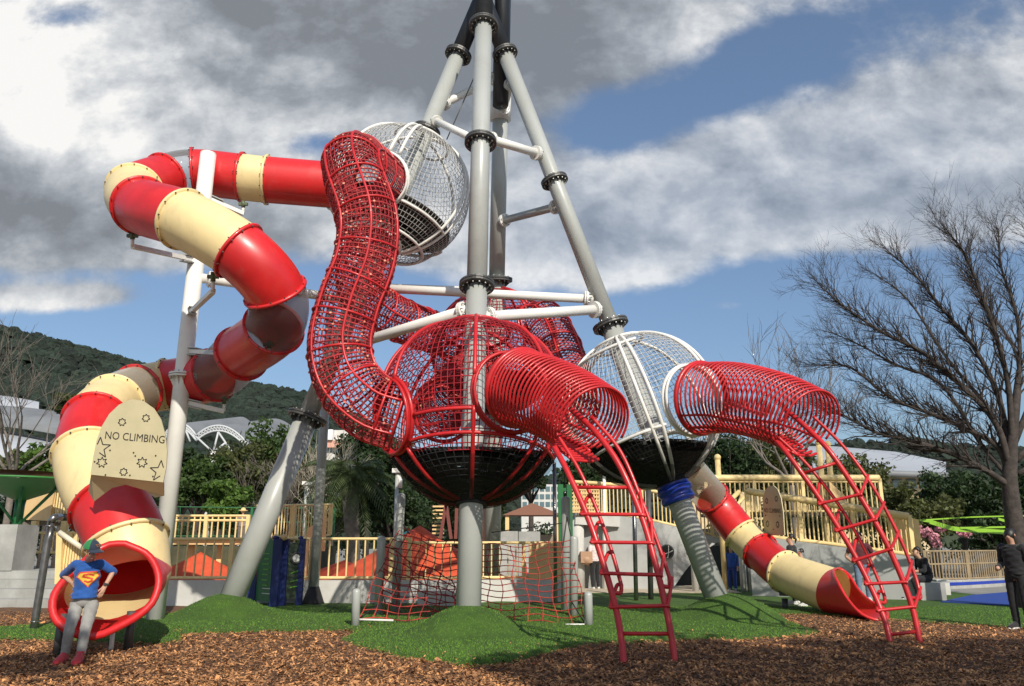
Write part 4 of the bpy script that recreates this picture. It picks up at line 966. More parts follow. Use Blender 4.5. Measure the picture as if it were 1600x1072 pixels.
# second hull wall and slatted sides
YH = 21.6
wall('hull_wall', 'long pale grey hull wall under the slatted ship side, behind the right slide', V3(1170, 22.8, 0), V3(1425, 20.9, 0), -.1, aty(1200, 836, 22.8).z, .3, SHIPW, z1b=aty(1420, 870, 20.9).z)
pts = [V3(1172, 22.95, aty(1172, 836, 22.95).z), V3(1290, 22.2, aty(1290, 850, 22.2).z), V3(1425, 21.1, aty(1425, 868, 21.1).z)]
railing('ship_side_railing', 'long slatted yellow ship side above the pale hull wall', pts, [1.22, .98], .115, 12, (.02, .99), r=.022, rr=.05, rb=.095)
m = MB(); plate(m, [V3(1392, 21.5, aty(1392, 862, 21.5).z), V3(1440, 21.3, aty(1440, 864, 21.3).z), V3(1440, 21.3, aty(1440, 812, 21.3).z), V3(1392, 21.5, aty(1392, 800, 21.5).z)], (0, -1, 0), .05); tag(m.build('ship_end_panel', YEL), 'yellow end panel of the slatted ship side', 'panel')
pts = [V3(1108, 25, aty(1108, 800, 25).z), V3(1385, 25, aty(1385, 800, 25).z)]
railing('upper_deck_railing', 'upper deck railing with a thick rounded yellow top rail', pts, .98, .15, 10, (.02, .93, 1.05), r=.024, rr=.035, rb=.10)
dk2 = thing('upper_ship_deck', 'yellow upper ship deck with tall round posts', 'play deck', V3(1250, 25.6, 0))
m = MB(); m.box(((X(1108, 25.8)+X(1385, 25.8))/2, 26.0, aty(1200, 803, 25).z), (X(1385, 25.8)-X(1108, 25.8), 1.6, .1)); m.build('deck', BARKG, dk2)
for px_, pt2 in ((1121, 715), (1245, 728), (1279, 692), (1293, 694)):
    t = aty(px_, pt2, 25.3); MB().tube([(t.x, 25.3, -.05), (t.x, 25.3, t.z)], .085, 14).build('post', YEL, dk2)
    MB().ball((t.x, 25.3, t.z), .11, 0, 12).build('post_ball', YEL, dk2)
MB().tube([aty(1112, 810, 24.6), aty(1155, 768, 24.9)], .07, 10).build('sloping_handrail', YEL, dk2); MB().tube([aty(1128, 812, 24.6), aty(1165, 775, 24.9)], .05, 10).build('sloping_handrail', YEL, dk2)
m = MB(); plate(m, [V3(1305, 24.8, aty(1305, 800, 24.8).z), V3(1332, 24.8, aty(1332, 800, 24.8).z), V3(1328, 24.8, aty(1332, 775, 24.8).z), V3(1305, 24.8, aty(1305, 752, 24.8).z)], (0, -1, 0), .06); m.build('curved_panel', YELP, dk2)
# far right: fence, curved wall, bench, blue pad
YF = 30
pts = [V3(1442, 27.5, 0), V3(1500, 28.3, 0), V3(1568, 30, 0), V3(1640, 32, 0)]
zf = aty(1500, 905, 28.5).z
P = spline(pts, 6)
for i_, (nm, z0, z1, th_, mt_, lb) in enumerate((('curved_wall', -.1, zf, .3, CONC, 'low curved grey wall below the far right railing'), )):
    mb = MB(); 
    for a, b in zip(P, P[1:]): mb.bar((a.x, a.y, (z0+z1)/2), (b.x, b.y, (z0+z1)/2), th_, z1-z0)
    for a, b in zip(P, P[1:]): mb.bar((a.x, a.y-.17, z1-.12), (b.x, b.y-.17, z1-.12), .03, .10, 1)
    tag(mb.build(nm, [mt_, BLUE]), lb, 'wall')
railing('brown_railing', 'weathered slatted railing on the curved wall at the far right', [p+Vector((0, 0, zf)) for p in P], aty(1500, 861, 28.5).z-zf, .15, 14, (.03, .55, 1.0), mt=mat('weathered_wood', (.32, .24, .14), .8, var=.3), r=.03, rr=.03)
bpts = [gnd(1470, 944), gnd(1545, 948), gnd(1600, 950), gnd(1640, 948), gnd(1640, 930), gnd(1590, 927), gnd(1520, 933)]
m = MB(); plate(m, [p+Vector((0, 0, .06)) for p in bpts], (0, 0, 1), .05); tag(m.build('blue_paving', mat('blue_rubber_floor', (.012, .05, .28), .7)), kind='structure')
bn = MB(); q = gnd(1462, 941); bn.box((q.x, q.y+.35, .23), (.62, .62, .46)); tag(bn.build('concrete_stool', CONC), 'pale concrete cube seat under the seated man', 'stool')
bn = MB(); q = gnd(1478, 932); bn.box((q.x, q.y+.35, .22), (.35, .6, .44)); tag(bn.build('concrete_stool', CONCW), 'small white concrete seat behind the seated man', 'stool')
# white seats near the woman
for px_, Y_, w_, h_, lb in ((924, 27.4, .55, .62, 'white concrete seat beside the woman in black trousers'), (690, 19.4, 1.0, .36, 'long low grey concrete bench behind the rope net')):
    m = MB(); p = V3(px_, Y_, 0); m.box((p.x, Y_, h_/2), (w_, .5, h_)); tag(m.build('concrete_bench', CONCW), lb, 'bench')
# lime webbing
LW = thing('lime_slackline_canopy', 'sagging lime green webbing strung above the far right railing', 'webbing', V3(1520, 24, 2))
def web(pts, wd): 
    S = spline([aty(*p) for p in pts], 6); m = MB()
    for a, b in zip(S, S[1:]): m.bar(a, b, .02, wd)
    m.build('strap', LIME, LW)
web([(1436, 813, 21.6), (1520, 808, 22), (1600, 806, 23)], .035); web([(1452, 815, 22), (1490, 826, 22.5), (1530, 829, 23), (1595, 833, 24)], .12); web([(1500, 825, 22.6), (1600, 823, 23)], .05); web([(1560, 811, 22), (1605, 824, 23)], .07)
web([(1452, 815, 22), (1436, 813, 21.6)], .05)
# background small buildings round the net
kb = thing('kiosk', 'small kiosk with a brown pyramid roof behind the front leg', 'kiosk', V3(830, 36, 0))
zk = aty(830, 806, 36).z; m = MB(); c = V3(832, 36, zk); w_ = 1.3
m.add([(c.x-w_, 35, zk), (c.x+w_, 35, zk), (c.x+w_, 37, zk), (c.x-w_, 37, zk), (c.x, 36, zk+.55)], [(0, 1, 4), (1, 2, 4), (2, 3, 4), (3, 0, 4), (0, 3, 2, 1)]); m.build('roof', mat('brown_roof', (.22, .10, .06), .7), kb)
for sx in (-1, 1): 
    for sy in (-1, 1): MB().bar((c.x+sx*1.1, 36+sy*.8, 0), (c.x+sx*1.1, 36+sy*.8, zk), .16, .16, up=(0, 1, 0)).build('post', YELP, kb)
m = MB(); m.box((c.x, 36.9, 1.0), (2.0, .1, 1.6)); m.build('counter', mat('taupe', (.28, .23, .17), .8), kb)
for px_, Y_, lb in ((792, 30, 'left concrete planter block beneath the kiosk roof'), (827, 31, 'right concrete planter block beneath the kiosk roof')):
    m = MB(); p = V3(px_, Y_, 0); m.box((p.x, Y_, 1.0), (.8, .7, 2*aty(px_, 824, Y_).z-2.0 if False else 1.7)); tag(m.build('planter_block', CONC), lb, 'planter')
fr_ = thing('climbing_frame', 'dark red timber swing frame left of the front leg', 'play frame', V3(700, 34, 0))
for a, b in (((688, 842), (697, 786)), ((705, 842), (697, 786)), ((712, 842), (714, 786))):
    MB().bar(aty(a[0], a[1], 34), aty(b[0], b[1], 34), .13, .13, up=(0, 1, 0)).build('post', mat('maroon_timber', (.16, .04, .03), .7), fr_)
MB().bar(aty(690, 787, 34), aty(722, 787, 34), .14, .14).build('beam', mat('maroon_timber', (.16, .04, .03), .7), fr_)
m = MB(); 
for i in range(12): m.box(V3(684, 35, 1.2+i*.16), (.5, .1, .07))
tag(m.build('stacked_ladder', YELP), 'slim apricot slatted ladder left of the timber swing frame', 'ladder')
m = MB(); m.ball(V3(644, 30, 1.75), .35, 0, 14, (1, 1, .35)); m.tube([V3(644, 30, 0), V3(644, 30, 1.7)], .05, 8); tag(m.build('turquoise_spinner', mat('turquoise', (.1, .55, .5), .4)), 'small turquoise dish on a post behind the rope net', 'play spinner')
# lamp posts and security cameras
def lamp(px, pyb, pyt, Y, label):
    b = V3(px, Y, 0); t = aty(px, pyt, Y); th = thing('lamp_post', label, 'lamp post', b); MB().tube([b, (b.x, Y, t.z)], .06, 10).build('post', GREY, th)
    MB().box((b.x+.02, Y, t.z+.05), (.34, .3, .14)).build('lamp_head', WHITE, th); MB().tube([(b.x, Y, t.z), (b.x+.1, Y, t.z-.25), (b.x+.1, Y, t.z-.5)], .07, 8).build('camera_housing', WHITE, th)
lamp(625-8, 900, 738, 26, 'camera pole with a white head left of the front sphere')
lamp(473, 830, 757, 34, 'slim grey lamp post between the left leg and tall pole')
railing('green_fence', 'thin green mesh fence in front of the trees at left', [V3(230, 36, 1.6), V3(520, 38, 1.6)], 1.4, .6, 7, (.1, .55, 1.0), mt=GREENP, r=.012, rr=.02, cat='fence', lift=0)
# ------------------------------------------------------------------ hills and far buildings
def noise1(x, seed): return wob(np.asarray(x, float), np.zeros_like(np.asarray(x, float)), 1, seed)
HILLM = mat('wooded_hill', (.028, .042, .022), .95, col2=(.045, .06, .03), vscale=.02)
FORM = mat('hill_forest_leaves', (.013, .026, .018), .95, col2=(.026, .040, .024), vscale=.03, island=.45, fine=.9)
def hill(ridge, Y0, Y1, name, nb, seed, rb=(3.2, 6.5), xr=None):
    px = [p[0] for p in ridge]; wx = [aty(p[0], p[1], Y1).x for p in ridge]; wz = [aty(p[0], p[1], Y1).z for p in ridge]
    x0, x1 = wx[0], wx[-1]; st = 7
    def zf(Xg, Yg):
        top_ = np.interp(Xg, wx, wz); t = np.clip((Yg-Y0)/(Y1-Y0), 0, 1.3); q = np.where(t <= 1, t**.8, 1-(t-1)*1.5); gul = 1+.10*np.sin(Xg/38+Yg/60)+.06*np.sin(Xg/17-Yg/40)
        return -4+(top_-rb[1]*.3)*q*np.where(t < .97, gul*(1-t)+t, 1)
    V, Fc = grid_mesh(x0, x1, Y0, Y1+(Y1-Y0)*.28, st, zf)
    tag(MB().add(V, Fc, 0, True).build(name, HILLM, org=(0, Y0, 0)), kind='structure')
    r = np.random.default_rng(seed); xs = r.uniform(x0, x1, nb); ys = Y0+(Y1-Y0)*r.random(nb)**.75*1.03
    xs[:nb//7] = np.linspace(x0, x1, nb//7); ys[:nb//7] = Y1+r.uniform(-4, 4, nb//7)
    zs = zf(xs, ys); rad = r.uniform(rb[0], rb[1], nb)
    # jittered low-poly domes
    nv = 10; mm = 5; base = []
    for i in range(mm):
        th = (i+.35)/mm*math.pi*.62
        for j in range(nv): a = 2*math.pi*(j+.5*(i % 2))/nv; base.append((math.sin(th)*math.cos(a), math.sin(th)*math.sin(a), math.cos(th)))
    base = np.array(base); bf = [(i*nv+j, (i+1)*nv+j, (i+1)*nv+(j+1) % nv, i*nv+(j+1) % nv) for i in range(mm-1) for j in range(nv)]+[tuple(range(nv))]
    Vb = base[None]*(rad[:, None, None]*np.array([1, 1, .85])*r.uniform(.72, 1.28, (nb, len(base), 1)))+np.stack([xs, ys, zs+rad*.15], 1)[:, None, :]
    Fb_ = [tuple(q+k*len(base) for q in f) for k in range(nb) for f in bf]
    tag(MB().add(Vb.reshape(-1, 3), Fb_, 0, False).build('hill_forest', FORM, org=(0, Y0, 0)), 'dense dark green woods covering the '+('left hill' if name == 'hill' else 'low right ridge'), kind='stuff')
hill([(-420, 470), (-150, 488), (0, 507), (50, 520), (100, 532), (150, 547), (200, 562), (235, 572), (250, 568), (300, 581), (345, 590), (400, 598), (480, 612), (540, 640), (620, 690), (760, 760)], 250, 520, 'hill', 6500, 3)
hill([(700, 760), (900, 735), (1080, 705), (1200, 695), (1290, 690), (1340, 683), (1380, 686), (1420, 680), (1500, 690), (1600, 696), (1900, 690)], 330, 430, 'ridge', 1800, 4, (2.5, 5))
# sweeping white stadium roof, left
sd_ = thing('stadium', 'big building with sweeping pale roof shells behind the trees at far left', 'stadium', aty(20, 850, 150))
def shell(pxa, pya, pxb, pyb, pyc, pyd, Y, mt, name, arch=6):
    V = []; n = 24
    for i in range(n+1):
        t = i/n; px_ = pxa+(pxb-pxa)*t; yu = pya+(pyb-pya)*t-arch*math.sin(math.pi*t); yl = pyc+(pyd-pyc)*t-arch*math.sin(math.pi*t)
        a = aty(px_, yu, Y+22); b = aty(px_, yl, Y); V += [a, (a+b)/2+Vector((0, 0, 1.2)), b, b-Vector((0, 0, .9))]
    MB().add(V, [(4*i+k, 4*i+k+1, 4*i+5+k, 4*i+4+k) for i in range(n) for k in range(3)], 0, True).build(name, mt, sd_)
ROOFW = mat('pale_metal_roof', (.40, .42, .45), .5, var=.15, vscale=.05); ROOFG = mat('grey_metal_roof', (.20, .21, .22), .6, var=.3, vscale=.1)
shell(-60, 632, 130, 650, 655, 680, 150, ROOFG, 'upper_roof', 5); shell(-60, 618, 60, 628, 630, 645, 175, ROOFW, 'top_roof', 4); shell(-60, 665, 125, 700, 700, 730, 140, ROOFW, 'lower_roof', 5)
m = MB(); a = aty(-60, 850, 146); b = aty(118, 850, 146); m.box(((a.x+b.x)/2, 152, 6), (b.x-a.x, 9, 13)); m.build('facade', ROOFG, sd_)
TRW = mat('dull_white_steel', (.50, .52, .53), .6)
tr = thing('trussed_canopy', 'white arched truss canopy on V struts behind the trees', 'canopy', aty(345, 850, 170))
def arch(px0, px1, py0, pym, py1, off):
    return [aty(px0+(px1-px0)*t, (py0*(1-t)+py1*t)-(((py0+py1)/2-pym))*4*t*(1-t)+off, 170) for t in np.linspace(0, 1, 21)]
for (a, b, c, d, e) in ((250, 306, 690, 662, 680), (306, 400, 681, 667, 712)):
    U = arch(a, b, c, d, e, 0); L = arch(a, b, c, d, e, 8); m = MB(); m.tube(U, .22, 6); m.tube(L, .2, 6)
    for i in range(20): m.tube([U[i], L[i+1]], .12, 4); m.tube([L[i], U[i]], .12, 4)
    m.build('arched_truss', TRW, tr)
    m = MB(); 
    V = []
    for p in U: V += [p, p+Vector((4, 26, 5.5))]
    m.add(V, [(2*i, 2*i+1, 2*i+3, 2*i+2) for i in range(len(U)-1)], 0, True); m.build('roof_membrane', ROOFG, tr)
for a, b in (((306, 682), (333, 707)), ((341, 675), (333, 707)), ((341, 675), (366, 712)), ((290, 672), (297, 690)), ((333, 707), (352, 692))):
    MB().tube([aty(*a, 170), aty(*b, 170)], .22, 6).build('strut', TRW, tr)
MB().tube([aty(333, 706, 170), Vector((aty(333, 706, 170).x, aty(333, 706, 170).y, 0))], .7, 10).build('column', WHITE, tr)
# long domed roof at right
dm = thing('arena', 'long building with shallow silver domed roof and cream wall at right', 'arena', aty(1300, 850, 130))
V = []; n = 30; rows = 7
for i in range(n+1):
    t = i/n; px_ = 1085+(1478-1085)*t; ye = 730+14*(t-.4)*(1 if t > .4 else 0); ytop = np.interp(px_, [1085, 1180, 1300, 1400, 1478], [703, 698, 697, 706, 722])
    for k in range(rows):
        u = k/(rows-1); V.append(aty(px_, ye+(ytop-ye)*math.sin(u*1.57), 125+34*u))
mm_ = [(i*rows+k, i*rows+k+1, (i+1)*rows+k+1, (i+1)*rows+k) for i in range(n) for k in range(rows-1)]
MB().add(V, mm_, 0, True).build('domed_roof', ROOFW, dm)
m = MB(); E = [V[i*rows] for i in range(n+1)]; m.tube([Vector(p)-Vector((0, .3, .5)) for p in E], .55, 6); m.build('roof_edge', ROOFG, dm)
m = MB(); a = aty(1085, 850, 127); b = aty(1462, 850, 127); zt_ = aty(1420, 742, 127).z; m.box(((a.x+b.x)/2, 133, zt_/2-.4), (b.x-a.x, 11, zt_)); m.build('cream_wall', mat('cream_wall', (.62, .48, .28), .8, var=.15), dm)
for px_ in (1380, 1402, 1424, 1444): 
    p = aty(px_, 756, 127.4); MB().box((p.x, 127.4, p.z), (1.5, .3, 1.5)).build('window', mat('window_glass', (.10, .16, .18), .15), dm)
bd = thing('apartment_building', 'cream block with rows of windows seen left of the green frame', 'building', aty(845, 850, 95))
p0 = aty(815, 850, 95); p1 = aty(905, 850, 95); zt_ = aty(840, 757, 95).z; m = MB(); m.box(((p0.x+p1.x)/2, 98, zt_/2), (p1.x-p0.x, 6, zt_)); m.build('wall', CONCW, bd)
for j in range(3):
    for i in range(10):
        p = aty(820+9*i, 764+12*j, 95); MB().box((p.x, 94.98, p.z), (.5, .1, .55)).build('window', mat('window_glass', (.10, .16, .18), .15), bd)
bd2 = thing('hillside_house', 'white house with pink upper wall among trees beside the tall pole', 'house', aty(530, 850, 120))
def bx2(px0, py0, px1, py1, Y, dpt, mt, nm, th): 
    a = aty(px0, py1, Y); b = aty(px1, py0, Y); MB().box(((a.x+b.x)/2, Y+dpt/2, (a.z+b.z)/2), (b.x-a.x, dpt, b.z-a.z)).build(nm, mt, th)
bx2(505, 672, 562, 720, 121, 8, CONCW, 'wall', bd2); bx2(500, 688, 560, 699, 120, 1, mat('pink_wall', (.62, .33, .24), .8), 'pink_storey', bd2); bx2(502, 671, 520, 687, 119.5, 3, mat('white_wall', (.8, .8, .78), .7), 'white_gable', bd2)
for px_ in (512, 524, 540, 551): bx2(px_, 701, px_+7, 707, 120.9, .2, mat('window_glass', (.10, .16, .18), .15), 'window', bd2)
# ------------------------------------------------------------------ trees
def leafmat(name, c, c2, isl=.5):
    m = mat(name, c, .6, col2=c2, vscale=.5, island=isl, spec=.3); nt_ = m.node_tree; b = nt_.nodes['Principled BSDF']; o = nt_.nodes['Material Output']
    t = nt_.nodes.new('ShaderNodeBsdfTranslucent'); t.inputs[0].default_value = (c[0]*1.6, c[1]*1.7, c[2]*.8, 1); s_ = nt_.nodes.new('ShaderNodeMixShader'); s_.inputs[0].default_value = .22
    nt_.links.new(b.outputs[0], s_.inputs[1]); nt_.links.new(t.outputs[0], s_.inputs[2]); nt_.links.new(s_.outputs[0], o.inputs[0]); return m
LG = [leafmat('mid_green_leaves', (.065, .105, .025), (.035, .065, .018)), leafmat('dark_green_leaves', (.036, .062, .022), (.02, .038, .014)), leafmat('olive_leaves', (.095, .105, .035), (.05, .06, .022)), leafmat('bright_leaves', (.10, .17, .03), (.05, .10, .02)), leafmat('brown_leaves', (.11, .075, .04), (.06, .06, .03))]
def leaves(cl, per, size, r, flat=.0):
    V = []
    C = np.repeat(np.array([c[:3] for c in cl]), per, 0); Rr = np.repeat(np.array([c[3] for c in cl]), per)
    n = len(C); d = r.normal(size=(n, 3)); d /= np.linalg.norm(d, axis=1, keepdims=True); P = C+d*(Rr*r.random(n)**.45)[:, None]*np.array([1, 1, .75])
    a = r.normal(size=(n, 3)); a[:, 2] *= 1-flat; a /= np.linalg.norm(a, axis=1, keepdims=True); b = np.cross(a, r.normal(size=(n, 3))); b /= np.linalg.norm(b, axis=1, keepdims=True)
    s_ = size*r.uniform(.6, 1.4, n)[:, None]; a *= s_; b *= s_*.55
    V = np.stack([P-a, P+b*.9-a*.1, P+a, P-b*.9-a*.1], 1).reshape(-1, 3); i = np.arange(n)*4
    return V, [tuple(q) for q in np.stack([i, i+1, i+2, i+3], 1).tolist()]
def tree(name, label, px, Y, pytop, wpx, mt, seed, per=90, ncl=46, size=.13, pylow=None, trunk_r=.16, bark=None, cat='tree', group=None, zb=0, depth=None, solid=1):
    r = np.random.default_rng(seed); base = Vector((X(px, Y, 790), Y, zb)); zt_ = aty(px, pytop, Y).z; zl = aty(px, pylow, Y).z if pylow else zt_*.38
    rx = wpx/2/F*Y*1.03; rz = (zt_-zl)/2; cz = (zt_+zl)/2; ry = depth or rx*.8
    th = thing(name, label, cat, base, group); cl = []
    for i in range(ncl):
        d = r.normal(size=3); d /= np.linalg.norm(d); q = r.random()**.5*.85
        cl.append((base.x+d[0]*rx*q, Y+d[1]*ry*q, cz+d[2]*rz*q, min(rx, rz)*r.uniform(.22, .42)))
    V, Fc = leaves(cl, per, size, r); MB().add(V, Fc, 0).build('crown', mt, th)
    mb = MB(); fork = Vector((base.x, Y, zl*.8+.1)); mb.tube([base-Vector((0, 0, .1)), base.lerp(fork, .5)+Vector((r.normal()*.08, 0, 0)), fork], [trunk_r, trunk_r*.85, trunk_r*.7], 9)
    for i in range(0, ncl, 3):
        c = Vector(cl[i][:3]); mb.tube([fork, fork.lerp(c, .5)+Vector((r.normal()*.1, r.normal()*.1, .1*rz)), c], [trunk_r*.45, trunk_r*.25, trunk_r*.1], 5)
    mb.build('trunk', bark or BARK, th); return th
T = [
 ('round_tree', 'dark round tree directly left of the left leg', 425, 46, 652, 125, 0, 765), ('round_tree', 'mid green tree rising above the ramp railing', 375, 42, 682, 120, 2, 800),
 ('broad_tree', 'olive green broad tree right of the white slide post', 310, 40, 705, 110, 0, 800), ('broad_tree', 'dark tree tucked behind the slide post', 285, 52, 690, 70, 1, 790),
 ('round_tree', 'small bright green tree over the green fence at left', 345, 38, 745, 105, 3, 812), ('round_tree', 'brown tinged tree behind the lamp post', 455, 44, 700, 70, 4, 800),
 ('dense_tree', 'dense dark tree left of the front sphere top', 575, 48, 655, 125, 1, 760), ('dense_tree', 'dark glossy leaved tree below the front sphere', 615, 34, 728, 135, 1, 845), ('round_tree', 'shadowy tree under the front sphere left side', 670, 40, 745, 95, 1, 830),
 ('round_tree', 'dark tree just right of the front leg', 770, 46, 735, 80, 1, 800), ('round_tree', 'dark tree seen left of the front ladder', 830, 50, 720, 100, 1, 765), ('round_tree', 'dark tree behind the front ladder top', 915, 44, 705, 110, 1, 800),
 ('leafy_tree', 'dark leafy tree right of the low white sphere', 1140, 42, 665, 120, 1, 790), ('leafy_tree', 'olive leaved tree behind the second coil tunnel', 1215, 46, 672, 130, 2, 790), ('leafy_tree', 'loose brown green tree behind the tall deck posts', 1330, 44, 700, 150, 2, 830),
 ('leafy_tree', 'brown green tree above the end of the ship deck', 1400, 40, 745, 140, 2, 850), ('leafy_tree', 'broad dark tree above the curved wall at far right', 1500, 42, 722, 170, 1, 835), ('leafy_tree', 'olive bush tree above the far right railing', 1450, 38, 770, 120, 2, 850), ('leafy_tree', 'dark tree behind the bare tree trunk', 1590, 40, 735, 140, 1, 850), ('leafy_tree', 'mid green small tree behind the lime webbing', 1560, 36, 790, 120, 1, 868),
 ('bushy_tree', 'yellow green bushy tree above the green canopy', 75, 44, 690, 110, 3, 770), ('bushy_tree', 'small yellow green tree at the left edge', 15, 46, 705, 90, 2, 770), ('flat_topped_tree', 'flat topped tree in front of the sweeping roof', 100, 60, 612, 115, 2, 650), ('bushy_tree', 'bright green bush tree beside the cream slide bend', 100, 40, 725, 70, 3, 790),
 ('round_tree', 'dark tree low behind the left edge deck', 30, 50, 765, 120, 1, 850), ('round_tree', 'dark green tree low behind the slide', 215, 50, 720, 130, 1, 850), ('round_tree', 'green tree low behind the rail corner', 520, 46, 760, 110, 0, 835), ('round_tree', 'dark tree low between the rope net posts', 745, 50, 770, 130, 1, 850), ('round_tree', 'dark tree low under the second coil ladder', 1270, 52, 745, 160, 1, 850),
]
for i, (nm, lb, px_, Y_, pt2, w_, mi, pl) in enumerate(T):
    hs = (aty(px_, pt2, Y_).z-aty(px_, pl, Y_).z)/2; big = w_/F*Y_
    tree(nm, lb, px_, Y_, pt2, w_, LG[mi], 100+i, per=int(95), ncl=int(min(110, 26+big*hs*4.2)), size=.0030*Y_, pylow=pl, trunk_r=.16+.02*(i % 4), group='trees behind the playground')
# hedge line of undergrowth closing the view below the crowns
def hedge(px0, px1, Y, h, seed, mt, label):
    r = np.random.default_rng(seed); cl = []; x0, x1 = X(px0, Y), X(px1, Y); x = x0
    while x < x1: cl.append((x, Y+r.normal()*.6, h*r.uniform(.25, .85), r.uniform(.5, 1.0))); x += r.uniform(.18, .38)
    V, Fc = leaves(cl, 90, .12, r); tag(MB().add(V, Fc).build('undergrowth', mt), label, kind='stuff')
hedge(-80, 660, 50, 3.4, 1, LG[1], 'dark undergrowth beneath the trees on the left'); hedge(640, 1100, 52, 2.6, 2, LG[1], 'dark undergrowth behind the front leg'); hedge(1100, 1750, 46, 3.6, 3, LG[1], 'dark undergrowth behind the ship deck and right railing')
# palm
pl_ = thing('palm_tree', 'palm with drooping fronds between the tall pole and rope net', 'palm', V3(550, 33, 0)); r = np.random.default_rng(8)
c = aty(548, 745, 33); MB().tube([V3(552, 33, 0), V3(552, 33, 1.2), c-Vector((0, 0, .5))], [.32, .28, .36], 12).build('trunk', BARKG, pl_)
PALM = leafmat('palm_leaves', (.075, .10, .035), (.04, .06, .025))
for i in range(34):
    a = i*2.39996; el = 1.25-1.9*(i/34); L = r.uniform(2.0, 2.9); P = []; mb = MB()
    for k in range(13):
        t = k/12; P.append(c+Vector((math.cos(a)*L*t*math.cos(el*.7), math.sin(a)*L*t*math.cos(el*.7), L*(math.sin(el)*t-.75*t*t))))
    mb.tube(P, [.03*(1-.8*k/12) for k in range(13)], 4); V = []; Fc = []; S = Vector((-math.sin(a), math.cos(a), 0))
    for k in range(1, 12):
        for q in (0, .5):
            p = P[k].lerp(P[k+1], q) if k < 12 else P[k]; ln = .62*math.sin(math.pi*min(1, (k+q)/12)**.7)+.12; dr = (P[k+1]-P[k-1]).normalized()
            for s_ in (-1, 1):
                e = (S*s_*.8+dr*.6+Vector((0, 0, -.45))).normalized()*ln; b_ = len(V); V += [p, p+e*.5+dr*.035, p+e, p+e*.5-dr*.035]; Fc.append((b_, b_+1, b_+2, b_+3))
    mb.add(V, Fc); mb.build('frond', PALM, pl_)
# bare trees
def branch_mesh(mb, p, d, L, r0, depth, rg, spread=.5, up=.12, minr=.008, flat=None):
    n = 4 if depth > 1 else 3; P = [p]; q = p; dd = d.copy()
    for i in range(n):
        dd = (dd+Vector(rg.normal(size=3))*.13+Vector((0, 0, up*.25))).normalized(); q = q+dd*L/n; P.append(q)
    rr = [r0*(1-.55*i/n) for i in range(n+1)]; mb.tube(P, rr, 7 if r0 > .05 else (5 if r0 > .02 else 3), caps=False)
    if depth <= 0: return
    k = rg.integers(3, 6) if depth > 1 else rg.integers(3, 6)
    for j in range(k):
        t = rg.uniform(.3, 1.0) if j else 1.0; i = min(int(t*n), n-1); b = P[i].lerp(P[i+1], t*n-i); dv = (P[i+1]-P[i]).normalized()
        s_ = dv.cross(Vector(rg.normal(size=3))).normalized(); nd = (dv+s_*spread*rg.uniform(.5, 1.3)+Vector((0, 0, up))).normalized()
        branch_mesh(mb, b, nd, L*rg.uniform(.52, .8), max(rr[i]*rg.uniform(.45, .68), minr), depth-1, rg, spread, up, minr)
YB = 18.5; rg = np.random.default_rng(21)
bt = thing('bare_tree', 'large leafless spreading tree at the right edge', 'tree', V3(1592, YB, 0))
tb = V3(1592, YB, -.1); fork = aty(1578, 760, YB)
mb = MB(); tS = spline([tb, aty(1590, 850, YB), fork, aty(1580, 715, YB), aty(1585, 650, YB), aty(1592, 580, YB+.2)], 6); mb.tube(tS, [.23-.17*(i/30)**1.1 for i in range(len(tS))], 14); 
limbs = [([(1578, 760), (1540, 735), (1490, 710), (1430, 690), (1370, 676), (1320, 650), (1290, 645)], 0.081, -.8), ([(1579, 750), (1560, 700), (1510, 670), (1450, 645), (1390, 620), (1330, 575), (1290, 570)], 0.081, .6),
 ([(1578, 730), (1555, 660), (1500, 600), (1440, 550), (1380, 520), (1320, 480), (1285, 450)], 0.081, -.4), ([(1580, 720), (1560, 620), (1520, 540), (1470, 480), (1430, 430), (1385, 390)], 0.074, 1.0),
 ([(1582, 700), (1575, 600), (1555, 520), (1530, 450), (1505, 395), (1480, 360)], 0.074, -1.0), ([(1584, 700), (1592, 600), (1590, 500), (1565, 420), (1560, 360)], 0.068, .5), ([(1586, 690), (1620, 600), (1640, 500), (1630, 410), (1610, 360)], 0.074, -.6),
 ([(1588, 720), (1650, 650), (1720, 580), (1780, 520)], 0.074, .8), ([(1590, 740), (1680, 700), (1780, 680)], 0.068, 1), ([(1575, 745), (1530, 690), (1470, 600), (1400, 570), (1345, 540), (1300, 520)], 0.062, 2.2), ([(1580, 720), (1545, 640), (1480, 560), (1420, 470), (1370, 430)], 0.062, 2.8), ([(1584, 700), (1590, 560), (1540, 480), (1500, 420)], 0.056, 3.2)]
mb.build('trunk', BARK, bt)
TW_ = MB()
for pts, r0, dep in limbs:
    S = spline([aty(x, y, YB+dep*k/len(pts)*1.2) for k, (x, y) in enumerate(pts)], 5); n = len(S); TW_.tube(S, [r0*(1-.86*i/n) for i in range(n)], 8)
    for i in range(4, n):
        for _ in range(4 if i > 8 else 2):
            d = (S[i]-S[i-1]).normalized(); s_ = d.cross(Vector(rg.normal(size=3))).normalized(); L = rg.uniform(.32, .78)
            branch_mesh(TW_, S[i], (d+s_*.65+Vector((0, 0, .25))).normalized(), L, r0*(1-.86*i/n)*.42+.002, 2, rg, .75, .12, .0028)
    branch_mesh(TW_, S[-1], (S[-1]-S[-2]).normalized(), .4, .008, 2, rg, .5, .2, .0030)
TW_.build('branches', BARK, bt)
